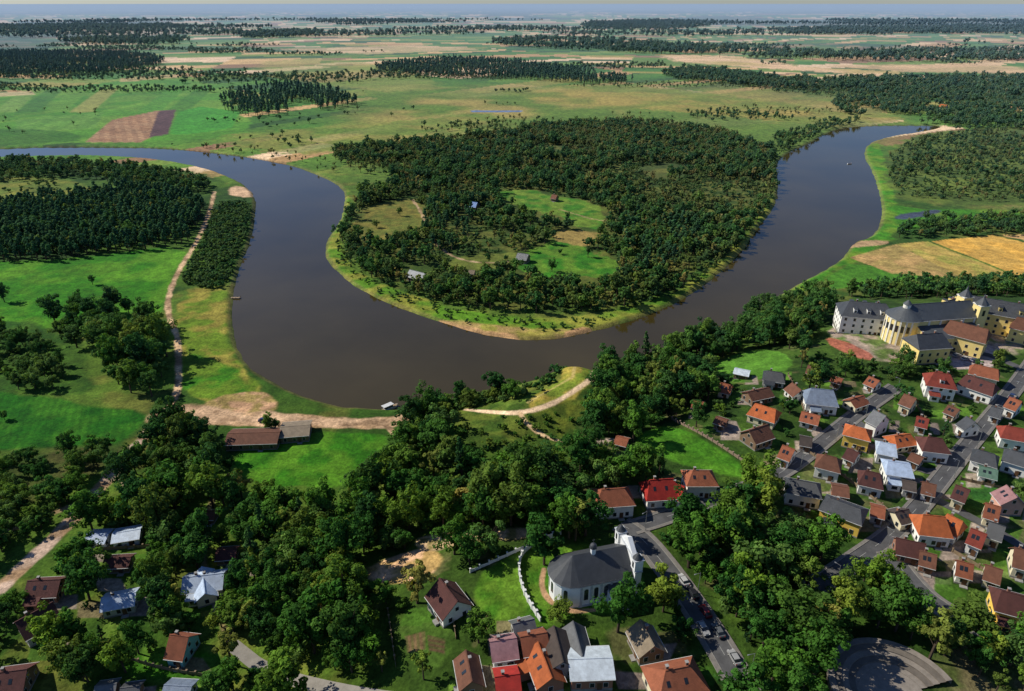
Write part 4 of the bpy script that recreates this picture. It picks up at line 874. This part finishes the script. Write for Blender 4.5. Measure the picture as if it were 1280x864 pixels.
near([(740,475),(790,455),(860,430),(900,425),(960,385),(1040,372),(1035,405),(1000,440),(940,432),(890,455),(880,560),(800,520),(745,500)],5.8,.5,1.15,.97)
near(TOWN,6.8,.34,.85,.75,(('d',.6),('c',.12),('b',.1),('w',.18)))
near(TOWN,4.4,.5,1.1,.5,(('s',1.0),))
near([(1290,690),(1180,720),(1100,700),(1200,760),(1290,800)],6.5,.45,.95,.8)
near([(60,860),(60,700),(140,640),(300,640),(300,860)],4.4,.6,1.2,.55,(('s',.85),('d',.15)))
near([(480,860),(480,700),(900,620),(900,860)],5.0,.6,1.0,.25,(('s',1.0),))
near([(0,575),(140,562),(152,582),(90,645),(60,690),(-40,740),(-40,590)],5.2,.4,.75,.85,(('d',.6),('w',.25),('s',.15)))
near([(-60,760),(0,745),(60,700),(60,900),(-60,900)],6,.5,.9,.9)
near([(68,400),(130,382),(185,402),(212,430),(216,478),(182,508),(140,488),(112,450),(70,438)],8,.85,1.4,.75,(('d',.8),('w',.2)))
near([(-30,415),(50,424),(92,470),(62,492),(-30,482)],6,.5,.8,.9,(('w',.7),('d',.3)))
for (px,py,s_) in [(6,378,.8),(116,356,.5),(338,540,.6),(680,706,1.3),(664,300,.8),(345,538,.5),(700,775,.6),(772,790,1.05),(6,525,.45),(655,560,.35),(630,540,.3),(610,560,.35),(600,575,.4),(690,570,.4),(575,545,.35),(640,258,.6),(710,275,.5),(735,322,.6),(690,340,.6),(700,318,.4),(610,330,.5),(632,326,.4),(470,285,.5),(500,270,.5)]:
    x,y,z=P1(px,py);put(random.choice(NEAR_D),'broadleaf_tree',x,y,s_,z)
for _ in range(60):
    px,py=random.uniform(572,735),random.uniform(518,592)
    x,y,z=P1(px,py);put(random.choice(NEAR_S),'hill_shrub',x,y,random.uniform(.35,.85),z)
region('pine_forest','pine',[(-150,265),(0,262),(40,252),(120,247),(160,238),(250,250),(262,270),(250,300),(200,312),(120,320),(40,330),(0,328),(-150,330)],5.0,.6,1.05,.9)
region('mixed_forest','mix',[(-150,212),(0,204),(60,203),(120,206),(190,210),(250,224),(272,237),(250,246),(150,236),(120,222),(0,228),(-150,235)],7,.6,.95,.9)
region('mixed_forest','mix',[(-50,266),(60,258),(160,250),(240,256),(250,290),(150,312),(0,320)],8.0,.6,1.1,.8)
region('willow_scrub','shrub',[(262,262),(300,250),(314,262),(310,290),(296,325),(284,362),(232,358),(226,346),(250,300)],3.2,.6,1.5,.92)
region('willow_scrub','shrub',[(-50,225),(120,228),(160,240),(60,258),(-50,262)],14,.8,1.5,.5)
region('willow_scrub','shrub',[(225,365),(300,360),(300,440),(240,440)],9,.5,1.0,.4)
region('riverside_scrub','shrub',[(500,512),(580,494),(700,474),(790,445),(900,412),(985,368),(1000,372),(900,430),(800,465),(700,492),(590,512),(510,530)],4,.8,1.5,.8)
PEN=[(436,255),(500,222),(470,205),(410,198),(430,186),(600,172),(700,155),(870,160),(960,180),(1005,184),(970,208),(968,248),(940,290),(884,350),(804,386),(700,393),(600,388),(520,373),(452,343),(424,316)]
region('peninsula_forest','mix',PEN,7.0,.50,1.15,.9,.40)
region('peninsula_forest','birch',PEN,7.6,.45,1.0,.8,.46)
region('peninsula_undergrowth','shrub',PEN,6.0,.6,1.3,.65)
region('peninsula_pine_stand','pine',[(480,305),(530,255),(580,245),(600,260),(600,285),(570,315),(520,335),(480,322)],7.5,.6,.95,.6)
region('peninsula_pine_stand','pine',[(775,275),(845,270),(890,290),(860,328),(800,355),(770,335)],7.5,.6,.95,.6)
region('birch_grove','birch',[(640,165),(760,150),(870,158),(960,182),(940,215),(860,205),(800,190),(700,185)],6.5,.6,1.0,.9)
region('birch_grove','birch',[(400,190),(520,180),(600,190),(560,215),(480,225),(430,210)],8,.5,.9,.8)
region('peninsula_scrub','shrub',[(412,312),(430,250),(445,240),(436,300),(470,345),(600,392),(700,402),(800,388),(870,352),(950,280),(962,250),(972,262),(900,348),(800,396),(700,418),(600,410),(470,370),(420,335)],5.5,.3,1.0,.65)
region('far_bank_scrub','birch',[(190,180),(300,182),(400,196),(430,215),(415,222),(370,205),(260,186)],13,.35,.7,.7)
region('far_bank_scrub','mix',[(250,150),(330,146),(400,155),(520,160),(640,150),(640,172),(420,192),(300,178),(262,165)],17,.4,.8,.7,.42)
region('east_scrub','birch',[(1112,186),(1180,166),(1400,166),(1400,252),(1130,252),(1108,225)],9,.3,.8,.8,.42)
region('east_scrub','mix',[(1112,186),(1180,166),(1400,166),(1400,252),(1130,252),(1108,225)],13,.4,.85,.8,.45)
region('east_scrub','shrub',[(1112,186),(1180,166),(1400,166),(1400,252),(1130,252),(1108,225)],8,.6,1.3,.7)
region('east_tree_row','mix',[(1120,286),(1200,270),(1400,272),(1400,292),(1200,296),(1120,300)],6,.5,.8,.9)
region('riverside_forest','mix',[(1030,128),(1100,112),(1280,115),(1420,120),(1420,165),(1280,163),(1180,158),(1060,148)],9,.75,1.1,.9,.40)
region('riverside_forest','mix',[(1040,372),(1100,360),(1280,352),(1420,356),(1420,372),(1280,370),(1150,374),(1060,374)],5.5,.6,.9,.95)
region('riverside_forest','mix',[(960,170),(1010,160),(1080,152),(1040,163),(1005,180),(975,186)],8,.5,.8,.8)
for pts,kind in [([(280,122),(330,110),(400,110),(450,127),(440,135),(380,143),(310,148),(272,135)],'pine'),([(466,84),(560,74),(660,80),(800,102),(760,108),(640,99),(540,97),(475,92)],'pine'),
 ([(-200,68),(60,66),(180,68),(215,80),(150,92),(60,97),(-200,100)],'pine'),([(810,96),(870,84),(1000,104),(1100,98),(1400,98),(1400,120),(1200,124),(1100,114),(950,112)],'mix')]:
    region('distant_forest',kind,pts,11,.8,1.4,.93,.32)
for pts in [[(600,52),(720,48),(900,62),(1040,68),(1400,68),(1400,80),(1000,77),(820,68),(640,60)],[(720,30),(850,25),(900,36),(740,38)],[(60,50),(200,46),(260,55),(100,58)],[(300,46),(390,37),(410,44),(310,50)],[(950,36),(1280,34),(1400,40),(1000,46)],[(-200,36),(200,30),(240,36),(-200,44)]]:
    region('distant_forest','mix',pts,26,1.4,2.3,.95,.36)
def plain(name,kind,y0,y1,sp,s0,s1,th,sd):
    a=np.radians(np.linspace(-42,42,30));X=np.concatenate([y0*np.tan(a),(y1*np.tan(a))[::-1]]);Y=np.concatenate([np.full(30,y0),np.full(30,y1)])
    x,y=jitter(X,Y,sp);k=(fbm(x*.5,y,sp*14,sd,4)>th);x=x[k];y=y[k];k=RNG.random(len(x))<.8;x=x[k];y=y[k]
    n_=sdf(x,y,RX,RY)>15;x=x[n_];y=y[n_]
    k=~((x<-180)&(y>780)&(y<1350)&(RNG.random(len(x))<.93));x=x[k];y=y[k]
    scatter(name,kind,x,y,np.full(len(x),.6),RNG.uniform(s0,s1,len(x)))
plain('copse','mix',860,1500,11,.4,.85,.62,201);plain('copse','birch',900,1700,13,.4,.8,.63,231)
plain('copse','mix',1500,3000,17,.6,1.2,.60,251)
plain('distant_forest','mix',3000,7000,40,1.6,2.6,.585,271)
# ------------------------------------------------------------------ light, sky, camera
el=math.radians(40);d=Vector((-0.93,0.28,0)).normalized();sv=Vector((d.x*math.cos(el),d.y*math.cos(el),math.sin(el)))
sl=bpy.data.lights.new('sun','SUN');sl.energy=5.0;sl.angle=math.radians(.5);sl.color=(1,.94,.81);so=bpy.data.objects.new('sun',sl);so.rotation_euler=sv.to_track_quat('Z','Y').to_euler();sc.collection.objects.link(so)
wd=bpy.data.worlds.new('World');sc.world=wd;wd.use_nodes=True;nt=wd.node_tree;nt.nodes.clear()
sk=nt.nodes.new('ShaderNodeTexSky');sk.sky_type='NISHITA';sk.sun_disc=False;sk.sun_elevation=el;sk.sun_rotation=math.atan2(d.x,d.y);sk.altitude=150;sk.air_density=1;sk.dust_density=0.2;sk.ozone_density=2
tn=nt.nodes.new('ShaderNodeMix');tn.data_type='RGBA';tn.blend_type='MULTIPLY';tn.inputs['Factor'].default_value=1;nt.links.new(sk.outputs[0],tn.inputs['A']);tn.inputs['B'].default_value=(0.78,0.92,1.22,1)
bg=nt.nodes.new('ShaderNodeBackground');bg.inputs[1].default_value=.075;ow=nt.nodes.new('ShaderNodeOutputWorld');nt.links.new(tn.outputs['Result'],bg.inputs[0]);nt.links.new(bg.outputs[0],ow.inputs[0])
cam=bpy.data.cameras.new('camera');cam.lens=FPX/1280*36;cam.sensor_width=36;cam.clip_start=1;cam.clip_end=200000
co=bpy.data.objects.new('camera',cam);co.location=(0,0,CAMH);co.rotation_euler=(math.pi/2-PITCH,0,0);sc.collection.objects.link(co);sc.camera=co
sc.view_settings.view_transform='Standard';sc.view_settings.look='None';sc.view_settings.exposure=0
print('TOTAL trees',TOTAL,'houses',HN)
